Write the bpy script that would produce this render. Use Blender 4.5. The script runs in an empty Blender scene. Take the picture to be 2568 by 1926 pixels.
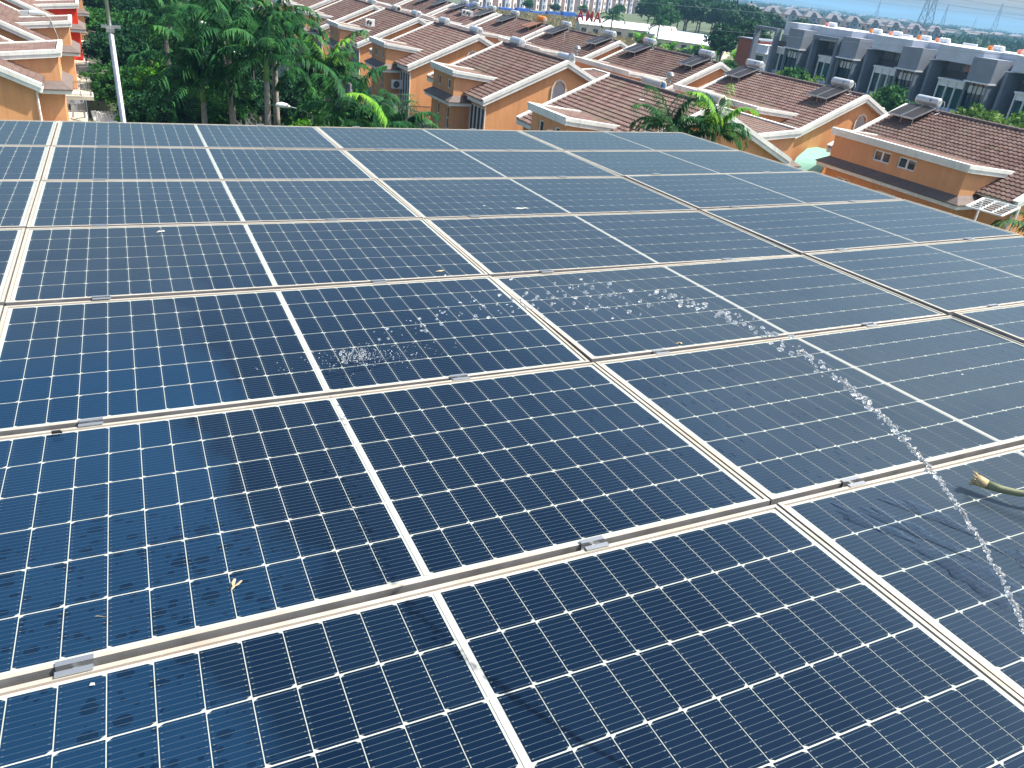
import bpy, bmesh, math, random
import numpy as np
from mathutils import Matrix, Vector
R = math.radians
rng = random.Random(7)
nr = np.random.default_rng(11)
scene = bpy.context.scene
COL = scene.collection

# ------------------------------------------------------------------ camera, sky, sun, exposure
CAMZ = 17.0
cam_d = bpy.data.cameras.new("camera"); cam = bpy.data.objects.new("camera", cam_d); COL.objects.link(cam)
cam_d.sensor_width = 36.0; cam_d.lens = 1945.38 / 2568 * 36; cam_d.clip_start = 0.05; cam_d.clip_end = 60000
RIGHT = Vector((0.90524688, -0.41163028, 0.10530239)); UP = Vector((0.11032277, 0.46705317, 0.87731991)); FWD = Vector((0.41031325, 0.78257386, -0.46821062))
cam.matrix_world = Matrix(((RIGHT.x, UP.x, -FWD.x, 0), (RIGHT.y, UP.y, -FWD.y, 0), (RIGHT.z, UP.z, -FWD.z, CAMZ), (0, 0, 0, 1)))
scene.camera = cam
def img(p):
    v = Vector(p) - Vector((0, 0, CAMZ)); d = v.dot(FWD)
    return 1284 + 1945.38 * v.dot(RIGHT) / d, 963 - 1945.38 * v.dot(UP) / d

SUN_EL, SUN_AZ = 52.0, -16.0          # azimuth from +X toward +Y
w = bpy.data.worlds.new("World"); scene.world = w; w.use_nodes = True
nt = w.node_tree; bg = nt.nodes["Background"]
sky = nt.nodes.new("ShaderNodeTexSky"); sky.sky_type = 'NISHITA'; sky.sun_disc = False
sky.sun_elevation = R(SUN_EL); sky.sun_rotation = R(90 - SUN_AZ)
sky.air_density = 1.0; sky.dust_density = 3.5; sky.ozone_density = 1.0
nt.links.new(sky.outputs[0], bg.inputs[0]); bg.inputs[1].default_value = 0.105
sd = bpy.data.lights.new("sun", 'SUN'); sd.energy = 4.4; sd.angle = R(0.6); sd.color = (1.0, 0.93, 0.82)
so = bpy.data.objects.new("sun", sd); COL.objects.link(so)
dirv = Vector((math.cos(R(SUN_EL)) * math.cos(R(SUN_AZ)), math.cos(R(SUN_EL)) * math.sin(R(SUN_AZ)), math.sin(R(SUN_EL))))
so.rotation_euler = dirv.to_track_quat('Z', 'Y').to_euler(); so.location = dirv * 100
scene.view_settings.view_transform = 'Standard'; scene.view_settings.look = 'None'
scene.view_settings.exposure = 1.2; scene.view_settings.gamma = 1.0
scene.render.engine = 'CYCLES'
scene.cycles.max_bounces = 6; scene.cycles.transmission_bounces = 5; scene.cycles.volume_bounces = 0

# ------------------------------------------------------------------ helpers
def tag(o, label=None, cat=None, group=None, kind=None):
    if label: o['label'] = label
    if cat: o['category'] = cat
    if group: o['group'] = group
    if kind: o['kind'] = kind
    return o
def empty(name, loc=(0, 0, 0), rz=0, parent=None):
    o = bpy.data.objects.new(name, None); COL.objects.link(o); o.location = loc; o.rotation_euler = (0, 0, rz)
    o.empty_display_size = .2
    if parent: o.parent = parent
    return o
def link(name, me, parent=None, loc=(0, 0, 0), rz=0):
    o = bpy.data.objects.new(name, me); COL.objects.link(o); o.location = loc; o.rotation_euler = (0, 0, rz)
    if parent: o.parent = parent
    return o
def copy_tree(o, parent=None):
    c = o.copy(); COL.objects.link(c)
    if parent: c.parent = parent
    for ch in list(o.children): copy_tree(ch, c)
    return c
ORD = ['first', 'second', 'third', 'fourth', 'fifth', 'sixth', 'seventh', 'eighth', 'ninth', 'tenth', 'eleventh', 'twelfth', 'thirteenth', 'fourteenth', 'fifteenth', 'sixteenth', 'seventeenth', 'eighteenth', 'nineteenth', 'twentieth']
def order_label(objs, fmt):
    """fmt(k) -> ordinal text by place in the picture, left to right"""
    s = sorted(objs, key=lambda o: img(o.location)[0])
    for i, o in enumerate(s):
        t = 'leftmost' if i == 0 else 'rightmost' if i == len(s) - 1 else (ORD[i] if i < 20 else 'number %d' % (i + 1)) + ' from the left'
        o['label'] = fmt.replace('#', t)

class MB:
    def __init__(s, sx=1): s.v = []; s.f = []; s.sx = sx; s.smooth = False
    def add(s, vs, fs):
        n = len(s.v); s.v += [tuple(p) for p in vs]; s.f += [tuple(i + n for i in f) for f in fs]; return s
    def box(s, x0, x1, y0, y1, z0, z1):
        vs = [(x, y, z) for z in (z0, z1) for x, y in ((x0, y0), (x1, y0), (x1, y1), (x0, y1))]
        return s.add(vs, [(0, 3, 2, 1), (4, 5, 6, 7), (0, 1, 5, 4), (1, 2, 6, 5), (2, 3, 7, 6), (3, 0, 4, 7)])
    def prism(s, poly, axis, a0, a1):
        """poly: 2D outline, extruded along axis ('x','y','z') from a0 to a1"""
        n = len(poly)
        def P(p, a): return {'x': (a, p[0], p[1]), 'y': (p[0], a, p[1]), 'z': (p[0], p[1], a)}[axis]
        vs = [P(p, a0) for p in poly] + [P(p, a1) for p in poly]
        fs = [tuple(range(n))[::-1], tuple(range(n, 2 * n))] + [(i, (i + 1) % n, n + (i + 1) % n, n + i) for i in range(n)]
        return s.add(vs, fs)
    def tube(s, pts, r, seg=8, cap=True):
        pts = [Vector(p) for p in pts]; n = len(pts); rr = r if isinstance(r, (list, tuple)) else [r] * n
        base = len(s.v); up = Vector((0, 0, 1))
        for i, p in enumerate(pts):
            t = (pts[min(i + 1, n - 1)] - pts[max(i - 1, 0)]).normalized()
            u = up if abs(t.z) < .95 else Vector((1, 0, 0))
            a = t.cross(u).normalized(); b = t.cross(a)
            for k in range(seg):
                c = math.cos(2 * math.pi * k / seg); d = math.sin(2 * math.pi * k / seg)
                s.v.append(tuple(p + (a * c + b * d) * rr[i]))
        for i in range(n - 1):
            for k in range(seg):
                a0 = base + i * seg + k; a1 = base + i * seg + (k + 1) % seg
                s.f.append((a0, a1, a1 + seg, a0 + seg))
        if cap:
            s.f.append(tuple(base + k for k in range(seg))[::-1]); s.f.append(tuple(base + (n - 1) * seg + k for k in range(seg)))
        return s
    def beam(s, p0, p1, w_, h_):
        p0 = Vector(p0); p1 = Vector(p1); t = (p1 - p0).normalized(); u = Vector((0, 0, 1)) if abs(t.z) < .95 else Vector((1, 0, 0))
        a = t.cross(u).normalized() * w_ / 2; b = a.cross(t).normalized() * h_ / 2
        vs = [p + x * a + y * b for p in (p0, p1) for x, y in ((-1, -1), (1, -1), (1, 1), (-1, 1))]
        return s.add(vs, [(0, 3, 2, 1), (4, 5, 6, 7), (0, 1, 5, 4), (1, 2, 6, 5), (2, 3, 7, 6), (3, 0, 4, 7)])
    def mesh(s, name, mat, bevel=0, recalc=True):
        me = bpy.data.meshes.new(name)
        me.from_pydata([(x * s.sx, y, z) for x, y, z in s.v], [], s.f); me.update()
        bm = bmesh.new(); bm.from_mesh(me)
        if recalc: bmesh.ops.recalc_face_normals(bm, faces=bm.faces)
        if bevel: bmesh.ops.bevel(bm, geom=bm.edges[:], offset=bevel, segments=1, affect='EDGES', clamp_overlap=True)
        bm.to_mesh(me); bm.free()
        if s.smooth:
            me.polygons.foreach_set('use_smooth', [True] * len(me.polygons))
        me.materials.append(mat); return me
    def build(s, name, mat, parent=None, loc=(0, 0, 0), rz=0, bevel=0):
        return link(name, s.mesh(name, mat, bevel), parent, loc, rz)
def raw_mesh(name, v, f, mat, smooth=False):
    """fast mesh of quads from numpy arrays"""
    me = bpy.data.meshes.new(name); v = np.asarray(v, np.float32); f = np.asarray(f, np.int32)
    me.vertices.add(len(v)); me.vertices.foreach_set('co', v.ravel())
    k = f.shape[1]; me.loops.add(f.size); me.loops.foreach_set('vertex_index', f.ravel())
    me.polygons.add(len(f)); me.polygons.foreach_set('loop_start', np.arange(0, f.size, k, dtype=np.int32)); me.polygons.foreach_set('loop_total', np.full(len(f), k, np.int32))
    if smooth: me.polygons.foreach_set('use_smooth', np.ones(len(f), bool))
    me.update(calc_edges=True); me.materials.append(mat); return me

# ------------------------------------------------------------------ materials
class NT:
    def __init__(s, name):
        s.m = bpy.data.materials.new(name); s.m.use_nodes = True; s.t = s.m.node_tree; s.b = s.t.nodes['Principled BSDF']; s.out = s.t.nodes['Material Output']
    def n(s, typ, **kw):
        o = s.t.nodes.new('ShaderNode' + typ)
        for k, v in kw.items(): setattr(o, k, v)
        return o
    def l(s, a, b): s.t.links.new(a, b)
    def val(s, x):
        return x
    def math(s, op, a, b=None, c=None, clamp=False):
        o = s.n('Math', operation=op); o.use_clamp = clamp
        for i, x in enumerate((a, b, c)):
            if x is None: continue
            if isinstance(x, (int, float)): o.inputs[i].default_value = x
            else: s.l(x, o.inputs[i])
        return o.outputs[0]
    def coord(s, which='Object'): return s.n('TexCoord').outputs[which]
    def pos(s): return s.n('NewGeometry').outputs['Position']
    def mapping(s, vec, scale=(1, 1, 1), loc=(0, 0, 0), rot=(0, 0, 0)):
        o = s.n('Mapping'); o.inputs['Scale'].default_value = scale; o.inputs['Location'].default_value = loc; o.inputs['Rotation'].default_value = rot; s.l(vec, o.inputs[0]); return o.outputs[0]
    def noise(s, vec, scale=5, detail=3, rough=.55, dist=0):
        o = s.n('TexNoise'); o.inputs['Scale'].default_value = scale; o.inputs['Detail'].default_value = detail; o.inputs['Roughness'].default_value = rough; o.inputs['Distortion'].default_value = dist
        s.l(vec, o.inputs['Vector']); return o.outputs[0]
    def ramp(s, fac, stops):
        o = s.n('ValToRGB'); e = o.color_ramp.elements
        while len(e) < len(stops): e.new(.5)
        for i, (p, c) in enumerate(stops):
            e[i].position = p; e[i].color = (c, c, c, 1) if isinstance(c, (int, float)) else (*c, 1)
        s.l(fac, o.inputs[0]); return o.outputs[0]
    def mix(s, f, a, b, mode='MIX'):
        o = s.n('Mix', data_type='RGBA', blend_type=mode)
        for i, x in ((0, f), (6, a), (7, b)):
            if isinstance(x, (int, float)): o.inputs[i].default_value = x if i == 0 else (x, x, x, 1)
            elif isinstance(x, tuple): o.inputs[i].default_value = (*x, 1)
            else: s.l(x, o.inputs[i])
        return o.outputs[2]
    def sep(s, v):
        o = s.n('SeparateXYZ'); s.l(v, o.inputs[0]); return o.outputs
    def comb(s, x, y, z):
        o = s.n('CombineXYZ')
        for i, a in enumerate((x, y, z)):
            if isinstance(a, (int, float)): o.inputs[i].default_value = a
            else: s.l(a, o.inputs[i])
        return o.outputs[0]
    def bump(s, h, strength=.3, dist=.01):
        o = s.n('Bump'); o.inputs['Strength'].default_value = strength; o.inputs['Distance'].default_value = dist; s.l(h, o.inputs['Height']); s.l(o.outputs[0], s.b.inputs['Normal'])
    def set(s, **kw):
        for k, v in kw.items():
            i = s.b.inputs[k.replace('_', ' ')]
            if isinstance(v, (int, float)): i.default_value = v
            elif isinstance(v, tuple): i.default_value = (*v, 1) if len(v) == 3 else v
            else: s.l(v, i)
        return s

def simple(name, col, rough=.6, metal=0, var=.15, scale=3, spec=.4):
    t = NT(name); p = t.coord()
    n = t.noise(p, scale, 4)
    c = t.mix(t.ramp(n, [(.3, 0.0), (.7, 1.0)]), tuple(x * (1 - var) for x in col), tuple(min(1, x * (1 + var)) for x in col))
    t.set(Base_Color=c, Roughness=rough, Metallic=metal); t.b.inputs['Specular IOR Level'].default_value = spec
    return t.m

def wall_mat(name, col, dirt=(.10, .075, .06), amount=.5, ribs=False):
    """rendered plaster with vertical dirt streaks"""
    t = NT(name); p = t.pos()
    st = t.noise(t.mapping(p, (2.2, 2.2, .16)), 1.6, 5, .6)
    fine = t.noise(t.mapping(p, (7, 7, .5)), 2.2, 3, .6)
    big = t.noise(p, .45, 4)
    a = t.math('MULTIPLY', t.ramp(st, [(.48, 0.0), (.72, 1.0)]), amount)
    b = t.math('MULTIPLY', t.ramp(fine, [(.5, 0.0), (.8, 1.0)]), amount * .5)
    c = t.mix(t.ramp(big, [(.3, 0.0), (.7, 1.0)]), tuple(x * .88 for x in col), tuple(min(1, x * 1.08) for x in col))
    c = t.mix(t.math('MAXIMUM', a, b), c, tuple(.5 * x + .5 * d for x, d in zip(col, dirt)))
    if ribs:
        x, y, z = t.sep(p)
        k = t.math('FRACT', t.math('MULTIPLY', t.math('ADD', x, y), 2.4))
        c = t.mix(t.math('MULTIPLY', t.ramp(k, [(.0, 1.0), (.05, 0.0)]), .28), c, tuple(x_ * .6 for x_ in col))
    t.set(Base_Color=c, Roughness=.9); t.b.inputs['Specular IOR Level'].default_value = .05
    t.bump(fine, .1, .01)
    return t.m

M = {}
M['orange'] = wall_mat('orange_render', (.66, .335, .155), (.2, .12, .08), .6, True)
M['orange2'] = wall_mat('orange_render_smooth', (.64, .33, .165), (.2, .12, .08), .45)
M['red'] = wall_mat('red_render', (.68, .05, .022), (.3, .05, .03), .15)
M['brownred'] = wall_mat('brown_red_render', (.30, .10, .065), (.15, .07, .05), .3)
M['trim'] = wall_mat('white_trim', (.74, .76, .72), (.12, .12, .10), .5)
M['cream'] = wall_mat('cream_render', (.62, .57, .46), (.2, .17, .12), .35)
M['lilac'] = wall_mat('pale_grey_render', (.46, .48, .52), (.2, .2, .2), .3)
M['whiteframe'] = simple('white_window_frame', (.72, .74, .74), .4, 0, .05)
M['metal'] = simple('grey_metal', (.33, .35, .36), .4, .6, .1)
M['galv'] = simple('galvanised_steel', (.42, .44, .45), .38, .8, .12)
M['darkmetal'] = simple('dark_metal', (.03, .033, .036), .5, .2, .2)
M['wire'] = simple('dull_grey_cable', (.10, .11, .12), .9, 0, .1)
M['rust'] = simple('rusty_metal', (.22, .09, .04), .8, .1, .35, 8)
M['concrete'] = wall_mat('concrete', (.36, .36, .35), (.15, .15, .14), .5)
M['asphalt'] = simple('asphalt', (.055, .055, .058), .9, 0, .2, 6)
M['pave'] = simple('paving', (.24, .23, .21), .85, 0, .15, 6)
M['bark'] = simple('bark', (.12, .10, .085), .9, 0, .3, 5)
M['palmbark'] = simple('palm_bark', (.24, .225, .20), .85, 0, .25, 3)
M['mint'] = simple('mint_awning', (.20, .42, .33), .6, 0, .12)
M['skin_black'] = simple('black_plastic', (.02, .02, .02), .5)

def glass_pane(name, col=(.012, .03, .045), rough=.08):
    t = NT(name); n = t.noise(t.pos(), .7, 2)
    t.set(Base_Color=t.mix(n, tuple(c * .6 for c in col), tuple(c * 1.6 for c in col)), Roughness=rough); t.b.inputs['Specular IOR Level'].default_value = .7
    return t.m
M['pane'] = glass_pane('dark_window_glass')
M['bluepane'] = glass_pane('blue_tinted_glass', (.012, .05, .10), .12)
M['greenpane'] = glass_pane('green_tinted_glass', (.01, .07, .09), .12)

def tile_mat():
    t = NT('brown_pink_roof_tiles'); x, y, z = t.sep(t.coord())
    ax = t.math('ABSOLUTE', x)
    ci = t.math('FLOOR', t.math('DIVIDE', ax, .333)); cj = t.math('FLOOR', t.math('DIVIDE', y, .3))
    wn = t.n('TexWhiteNoise', noise_dimensions='3D'); info = t.n('ObjectInfo')
    t.l(t.comb(ci, cj, t.math('MULTIPLY', info.outputs['Random'], 50)), wn.inputs['Vector'])
    c = t.ramp(wn.outputs['Value'], [(0, (.115, .073, .066)), (.5, (.150, .098, .088)), (1, (.195, .133, .120))])
    big = t.noise(t.pos(), .35, 5, .6)
    c = t.mix(t.math('MULTIPLY', t.ramp(big, [(.45, 0.0), (.62, 1.0)]), .55), c, (.16, .13, .11))
    fr_ = t.math('FRACT', t.math('DIVIDE', ax, .333)); c = t.mix(t.math('MULTIPLY', t.ramp(fr_, [(.0, 1.0), (.10, .25), (.16, 0.0)]), .55), c, (.05, .038, .036))  # dark course lines: shade under the tile steps painted in, with some grime
    sm = t.noise(t.mapping(t.pos(), (1, 1, 1)), 3.0, 4, .65)
    c = t.mix(t.math('MULTIPLY', t.ramp(sm, [(.58, 0.0), (.72, 1.0)]), .5), c, (.09, .075, .065))
    tint = t.math('ADD', .82, t.math('MULTIPLY', info.outputs['Random'], .36)); c = t.mix(1.0, c, t.comb(tint, tint, tint), 'MULTIPLY')
    mo = t.noise(t.mapping(t.pos(), loc=(3, 8, 0)), .55, 5, .7); c = t.mix(t.math('MULTIPLY', t.ramp(mo, [(.60, 0.0), (.70, 1.0)]), .6), c, (.085, .095, .045))
    t.set(Base_Color=c, Roughness=.95); t.b.inputs['Specular IOR Level'].default_value = .08
    return t.m
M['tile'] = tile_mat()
def tile_dark():
    t = NT('weathered_grey_tiles'); p = t.pos(); x, y, z = t.sep(t.coord())
    k = t.math('FRACT', t.math('DIVIDE', y, .3))
    c = t.mix(t.noise(p, 3, 4), (.085, .07, .065), (.17, .135, .125))
    c = t.mix(t.math('MULTIPLY', t.ramp(k, [(0, 1.0), (.15, 0.0)]), .5), c, (.03, .025, .025))
    t.set(Base_Color=c, Roughness=.85); return t.m
M['tiledark'] = tile_dark()
M['ridge'] = simple('ridge_tiles', (.13, .10, .095), .85, 0, .3, 4)
M['slate'] = simple('grey_blue_roof', (.13, .135, .16), .8, 0, .2, 1)

def leaf_mat(name, c0, c1, c2=None, trans=.25, sc=1.2):
    t = NT(name); p = t.pos(); info = t.n('ObjectInfo')
    n1 = t.noise(p, sc, 3); n2 = t.noise(p, sc * 9, 2)
    f = t.math('ADD', t.math('MULTIPLY', n1, .65), t.math('MULTIPLY', n2, .35))
    c = t.ramp(f, [(.36, c0), (.5, c1), (.66, c2 or c1)])
    t.set(Base_Color=c, Roughness=.6); t.b.inputs['Specular IOR Level'].default_value = .12
    tr = t.n('BsdfTranslucent'); t.l(c, tr.inputs[0]); mx = t.n('MixShader'); mx.inputs[0].default_value = trans
    t.l(t.b.outputs[0], mx.inputs[1]); t.l(tr.outputs[0], mx.inputs[2]); t.l(mx.outputs[0], t.out.inputs[0])
    return t.m
M['palmleaf'] = leaf_mat('palm_fronds', (.005, .040, .016), (.020, .098, .030), (.065, .19, .035))
M['palmbright'] = leaf_mat('bright_palm_fronds', (.06, .20, .03), (.14, .36, .04), (.30, .52, .05), .35)
M['leaf'] = leaf_mat('green_leaves', (.007, .045, .014), (.026, .118, .024), (.075, .205, .028))
M['leafdark'] = leaf_mat('dark_green_leaves', (.004, .026, .014), (.011, .060, .026), (.03, .11, .030))
M['leafbright'] = leaf_mat('bright_green_leaves', (.02, .11, .008), (.07, .24, .012), (.18, .36, .02))
M['leafolive'] = leaf_mat('light_olive_leaves', (.035, .10, .015), (.085, .19, .028), (.17, .28, .04))
M['drygrass'] = leaf_mat('dry_grass_blades', (.16, .17, .06), (.26, .23, .12), (.36, .29, .17), .2, .3)

# ------------------------------------------------------------------ ground, road and distance (the setting)
def ground_mat():
    t = NT('ground'); p = t.pos(); n = t.noise(p, .02, 6, .6); n2 = t.noise(p, .3, 4); n3 = t.noise(p, .0016, 5, .65)
    c = t.mix(t.ramp(n, [(.4, 0.0), (.6, 1.0)]), (.03, .065, .025), (.075, .10, .04))
    c = t.mix(t.math('MULTIPLY', t.ramp(n2, [(.55, 0.0), (.7, 1.0)]), .5), c, (.14, .12, .08))
    c = t.mix(t.ramp(n3, [(.5, 0.0), (.58, .5)]), c, (.20, .19, .17))
    t.set(Base_Color=c, Roughness=.95); return t.m
g = MB(); S = 12000; n = 24
xs = [-S + 2 * S * i / n for i in range(n + 1)]
g.add([(x, y, 0) for y in xs for x in xs], [(j * (n + 1) + i, j * (n + 1) + i + 1, (j + 1) * (n + 1) + i + 1, (j + 1) * (n + 1) + i) for j in range(n) for i in range(n)])
tag(g.build('ground', ground_mat()), kind='structure')
# low hills on the horizon
def hills():
    nx, nd = 160, 6; v = []; f = []
    for j in range(nd):
        d = 6200 + j * 620
        for i in range(nx):
            a = R(-8 + 100 * i / (nx - 1)); h = [0, 32, 56, 62, 38, 0][j] * (.72 + .5 * math.sin(i * .21 + j) * math.sin(i * .047 + 1) + .12 * math.sin(i * .9 + j * 2))
            v.append((d * math.sin(a), d * math.cos(a), h - .5))
    for j in range(nd - 1):
        for i in range(nx - 1): f.append((j * nx + i, j * nx + i + 1, (j + 1) * nx + i + 1, (j + 1) * nx + i))
    t = NT('hill_woods'); n_ = t.noise(t.pos(), .004, 6, .65)
    t.set(Base_Color=t.mix(n_, (.015, .045, .05), (.05, .085, .085)), Roughness=.95)
    tag(link('hills', raw_mesh('hills', v, f, t.m, True)), kind='structure')
hills()
mb = MB(); mb.box(4.2, 13.6, 20, 190, .001, .004); tag(mb.build('road', M['asphalt']), kind='structure')
for x0, x1 in ((.4, 4.2), (13.6, 17.6)):
    mb = MB(); mb.box(x0, x1, 20, 190, .001, .13); tag(mb.build('pavement', M['pave']), kind='structure')
mb = MB(); mb.box(74, 84, -10, 200, .001, .004); tag(mb.build('road', M['asphalt']), kind='structure')
# dry field far behind the terrace
mb = MB(); mb.add([(96, 205, .006), (150, 205, .006), (215, 335, .006), (120, 345, .006)], [(0, 1, 2, 3)])
tag(mb.build('field', simple('dry_field', (.21, .185, .09), .95, 0, .35, .3)), kind='structure')

# ------------------------------------------------------------------ the roof-top array
AX = Matrix(((.99997, .00026, -.00801, -.5289736), (0, .99949, .03186, 7.64555284), (.00802, -.03186, .99946, 15.48195452), (0, 0, 0, 1)))
PW, PH = 2.12, 1.05778
ZN = np.array([[17, 15, 6, 6, -3, -20, 5, 30], [9, 3, -9, -6, -18, -19, 13, 37], [4, 0, -5, -17, -19, 1, 27, 41], [14, 11, 13, 11, 14, 21, 31, 41]]) / 1000.0
ZN = np.vstack([ZN[:1] * 1.0 + .004, ZN]); ZN = np.hstack([ZN, ZN[:, -1:] + .008])      # columns u=-1..3, rows v=0..8
FW, FH = PW - .006, PH - .023      # frame outer size
LIP = .0115
def panel_shading():
    """cell and backsheet materials share one film of dust, rinsed where the water ran"""
    out = {}
    for kind in ('cell', 'back', 'ribbon'):
        t = NT({'cell': 'solar_cell', 'back': 'white_backsheet', 'ribbon': 'ribbon_strip'}[kind]); P = t.pos(); x, y, z = t.sep(P)
        # x,y close to array axes; u = x+.53, v = 7.645-y
        u = t.math('ADD', x, .53); v = t.math('SUBTRACT', 7.645, y)
        wob = t.math('MULTIPLY', t.math('SUBTRACT', t.noise(P, 2.2, 4, .6), .5), .5)
        # rinsed zone: a tongue between u~.8 and u~1.9 in the near rows
        uu = t.math('ADD', u, wob)
        left = t.ramp(t.math('ADD', t.math('MULTIPLY', t.math('SUBTRACT', uu, t.math('ADD', .42, t.math('MULTIPLY', t.math('FRACT', t.math('MULTIPLY', v, .9453)), .25))), 4.0), 0.0), [(0, 1.0), (.25, .9), (.38, .62), (.5, .5), (.62, 0.0)])
        right = t.ramp(t.math('MULTIPLY', t.math('SUBTRACT', uu, 1.55), 1.2), [(0, 0.0), (1, .85)])
        near = t.ramp(t.math('MULTIPLY', t.math('SUBTRACT', t.math('ADD', v, wob), 3.6), .6), [(0, 0.0), (.8, 1.0)])
        dust = t.mix(near, .42, t.math('MAXIMUM', left, right))
        dust = t.math('MULTIPLY', dust, t.ramp(t.noise(P, 1.1, 5, .6), [(.3, .55), (.7, 1.0)]))
        # water spots
        vo = t.n('TexVoronoi'); vo.inputs['Scale'].default_value = 17; t.l(t.mapping(P, (1, 1.25, 1)), vo.inputs['Vector'])
        rad = t.math('MULTIPLY', t.sep(vo.outputs['Color'])[0], .40)
        dd = t.math('ADD', vo.outputs['Distance'], t.math('MULTIPLY', t.math('SUBTRACT', t.noise(P, 55, 2), .5), .16))
        spot = t.math('LESS_THAN', dd, rad)
        vo2 = t.n('TexVoronoi'); vo2.inputs['Scale'].default_value = 38; t.l(t.mapping(P, (1, 1.3, 1)), vo2.inputs['Vector'])
        spot = t.math('MAXIMUM', spot, t.math('LESS_THAN', t.math('ADD', vo2.outputs['Distance'], t.math('MULTIPLY', t.math('SUBTRACT', t.noise(P, 110, 2), .5), .2)), t.math('MULTIPLY', t.math('POWER', t.sep(vo2.outputs['Color'])[0], 2), t.math('MULTIPLY', t.ramp(t.noise(P, 4, 3), [(.4, .45), (.6, 1.0)]), .58))))
        zone = t.math('MULTIPLY', t.ramp(t.math('SUBTRACT', v, 5.55), [(0, 0.0), (.45, 1.0)]), t.math('LESS_THAN', u, 1.15))
        dust = t.math('MULTIPLY', dust, t.math('SUBTRACT', 1.0, t.math('MULTIPLY', t.math('MULTIPLY', spot, zone), .8)))
        # thin run marks near the middle seam
        vs = t.n('TexVoronoi'); vs.inputs['Scale'].default_value = 26; t.l(t.mapping(P, (1.9, .55, 1), rot=(0, 0, .5)), vs.inputs['Vector'])
        run = t.math('LESS_THAN', vs.outputs['Distance'], t.math('MULTIPLY', t.sep(vs.outputs['Color'])[1], .3))
        zr = t.math('MULTIPLY', t.math('MULTIPLY', t.math('GREATER_THAN', u, 1.45), t.math('LESS_THAN', u, 2.75)), t.math('MULTIPLY', t.math('GREATER_THAN', v, 5.35), t.math('LESS_THAN', v, 6.36)))
        dust = t.math('MULTIPLY', dust, t.math('SUBTRACT', 1.0, t.math('MULTIPLY', t.math('MULTIPLY', run, zr), .7)))
        if kind == 'cell':
            ox, oy, oz = t.sep(t.coord())
            bb = t.math('ABSOLUTE', t.math('SUBTRACT', t.math('FRACT', t.math('MULTIPLY', t.math('ADD', oy, .0), 66.7)), .5))
            xf = t.math('FRACT', t.math('DIVIDE', t.math('ADD', t.math('SUBTRACT', ox, t.math('MULTIPLY', t.math('GREATER_THAN', ox, 0.0), .0218)), 1.0285), .0848))
            xe = t.math('ABSOLUTE', t.math('SUBTRACT', t.math('ABSOLUTE', t.math('SUBTRACT', xf, .5)), .425))
            pad = t.math('MULTIPLY', t.math('LESS_THAN', xe, .022), t.math('LESS_THAN', bb, .075))
            line = t.math('LESS_THAN', bb, .042)
            wn = t.n('TexWhiteNoise', noise_dimensions='3D'); t.l(t.comb(t.math('FLOOR', t.math('MULTIPLY', ox, 11.8)), t.math('FLOOR', t.math('MULTIPLY', oy, 6.06)), t.n('ObjectInfo').outputs['Random']), wn.inputs[0])
            base = t.mix(wn.outputs[0], (.0020, .0085, .0235), (.0034, .0115, .029))
            base = t.mix(line, base, (.045, .068, .085)); base = t.mix(pad, base, (.10, .125, .125))
            col = t.mix(t.math('MULTIPLY', dust, .62), base, t.mix(near, (.062, .080, .088), t.mix(t.ramp(t.math('MULTIPLY', t.math('SUBTRACT', u, 1.3), .6), [(0, 0.0), (1, 1.0)]), (.009, .038, .088), (.060, .080, .092))))
        elif kind == 'back':
            stain = t.noise(P, 14, 4, .6)
            col = t.mix(t.math('MULTIPLY', t.ramp(stain, [(.45, 0.0), (.75, 1.0)]), .35), (.36, .40, .375), (.33, .30, .24))
            ox, oy, oz = t.sep(t.coord()); ed = t.math('MAXIMUM', t.math('GREATER_THAN', t.math('ABSOLUTE', oy), FH / 2 - LIP - .0032), t.math('GREATER_THAN', t.math('ABSOLUTE', ox), FW / 2 - LIP - .0028))
            col = t.mix(t.math('MULTIPLY', ed, .8), col, (.16, .10, .075))
        else:
            col = t.mix(t.noise(P, 30, 4), (.33, .34, .325), (.36, .37, .35))
        # droppings and grit
        vd = t.n('TexVoronoi'); vd.inputs['Scale'].default_value = 5.2; t.l(P, vd.inputs['Vector'])
        grit = t.math('LESS_THAN', t.math('ADD', vd.outputs['Distance'], t.math('MULTIPLY', t.noise(P, 70, 2), .03)), t.math('MULTIPLY', t.math('POWER', t.sep(vd.outputs['Color'])[0], 6), .06))
        col = t.mix(grit, col, (.6, .62, .6))
        t.set(Base_Color=col, Roughness=.7); t.b.inputs['Specular IOR Level'].default_value = 0.0
        bp = t.n('Bump'); bp.inputs['Strength'].default_value = .04; bp.inputs['Distance'].default_value = .01; t.l(t.noise(P, 3.5, 2), bp.inputs['Height'])
        gl = t.n('BsdfGlossy'); gl.inputs['Color'].default_value = (.56, .70, .755, 1) if kind == 'cell' else (.5, .6, .65, 1); t.l(t.mix(dust, .07, .24), gl.inputs['Roughness']); t.l(bp.outputs[0], gl.inputs['Normal'])
        fr = t.n('Fresnel'); fr.inputs['IOR'].default_value = 1.33; t.l(bp.outputs[0], fr.inputs['Normal'])
        ms = t.n('MixShader'); t.l(fr.outputs[0], ms.inputs[0]); t.l(t.b.outputs[0], ms.inputs[1]); t.l(gl.outputs[0], ms.inputs[2]); t.l(ms.outputs[0], t.out.inputs[0])
        out[kind] = t.m
    t = NT('anodised_frame'); P = t.pos(); n = t.noise(P, 9, 5, .65); n2 = t.noise(P, 1.3, 3)
    c = t.mix(t.ramp(n, [(.35, 0.0), (.7, 1.0)]), (.42, .40, .355), (.35, .31, .25))
    c = t.mix(t.math('MULTIPLY', t.ramp(n2, [(.5, 0.0), (.65, 1.0)]), .3), c, (.30, .23, .165))
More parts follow.
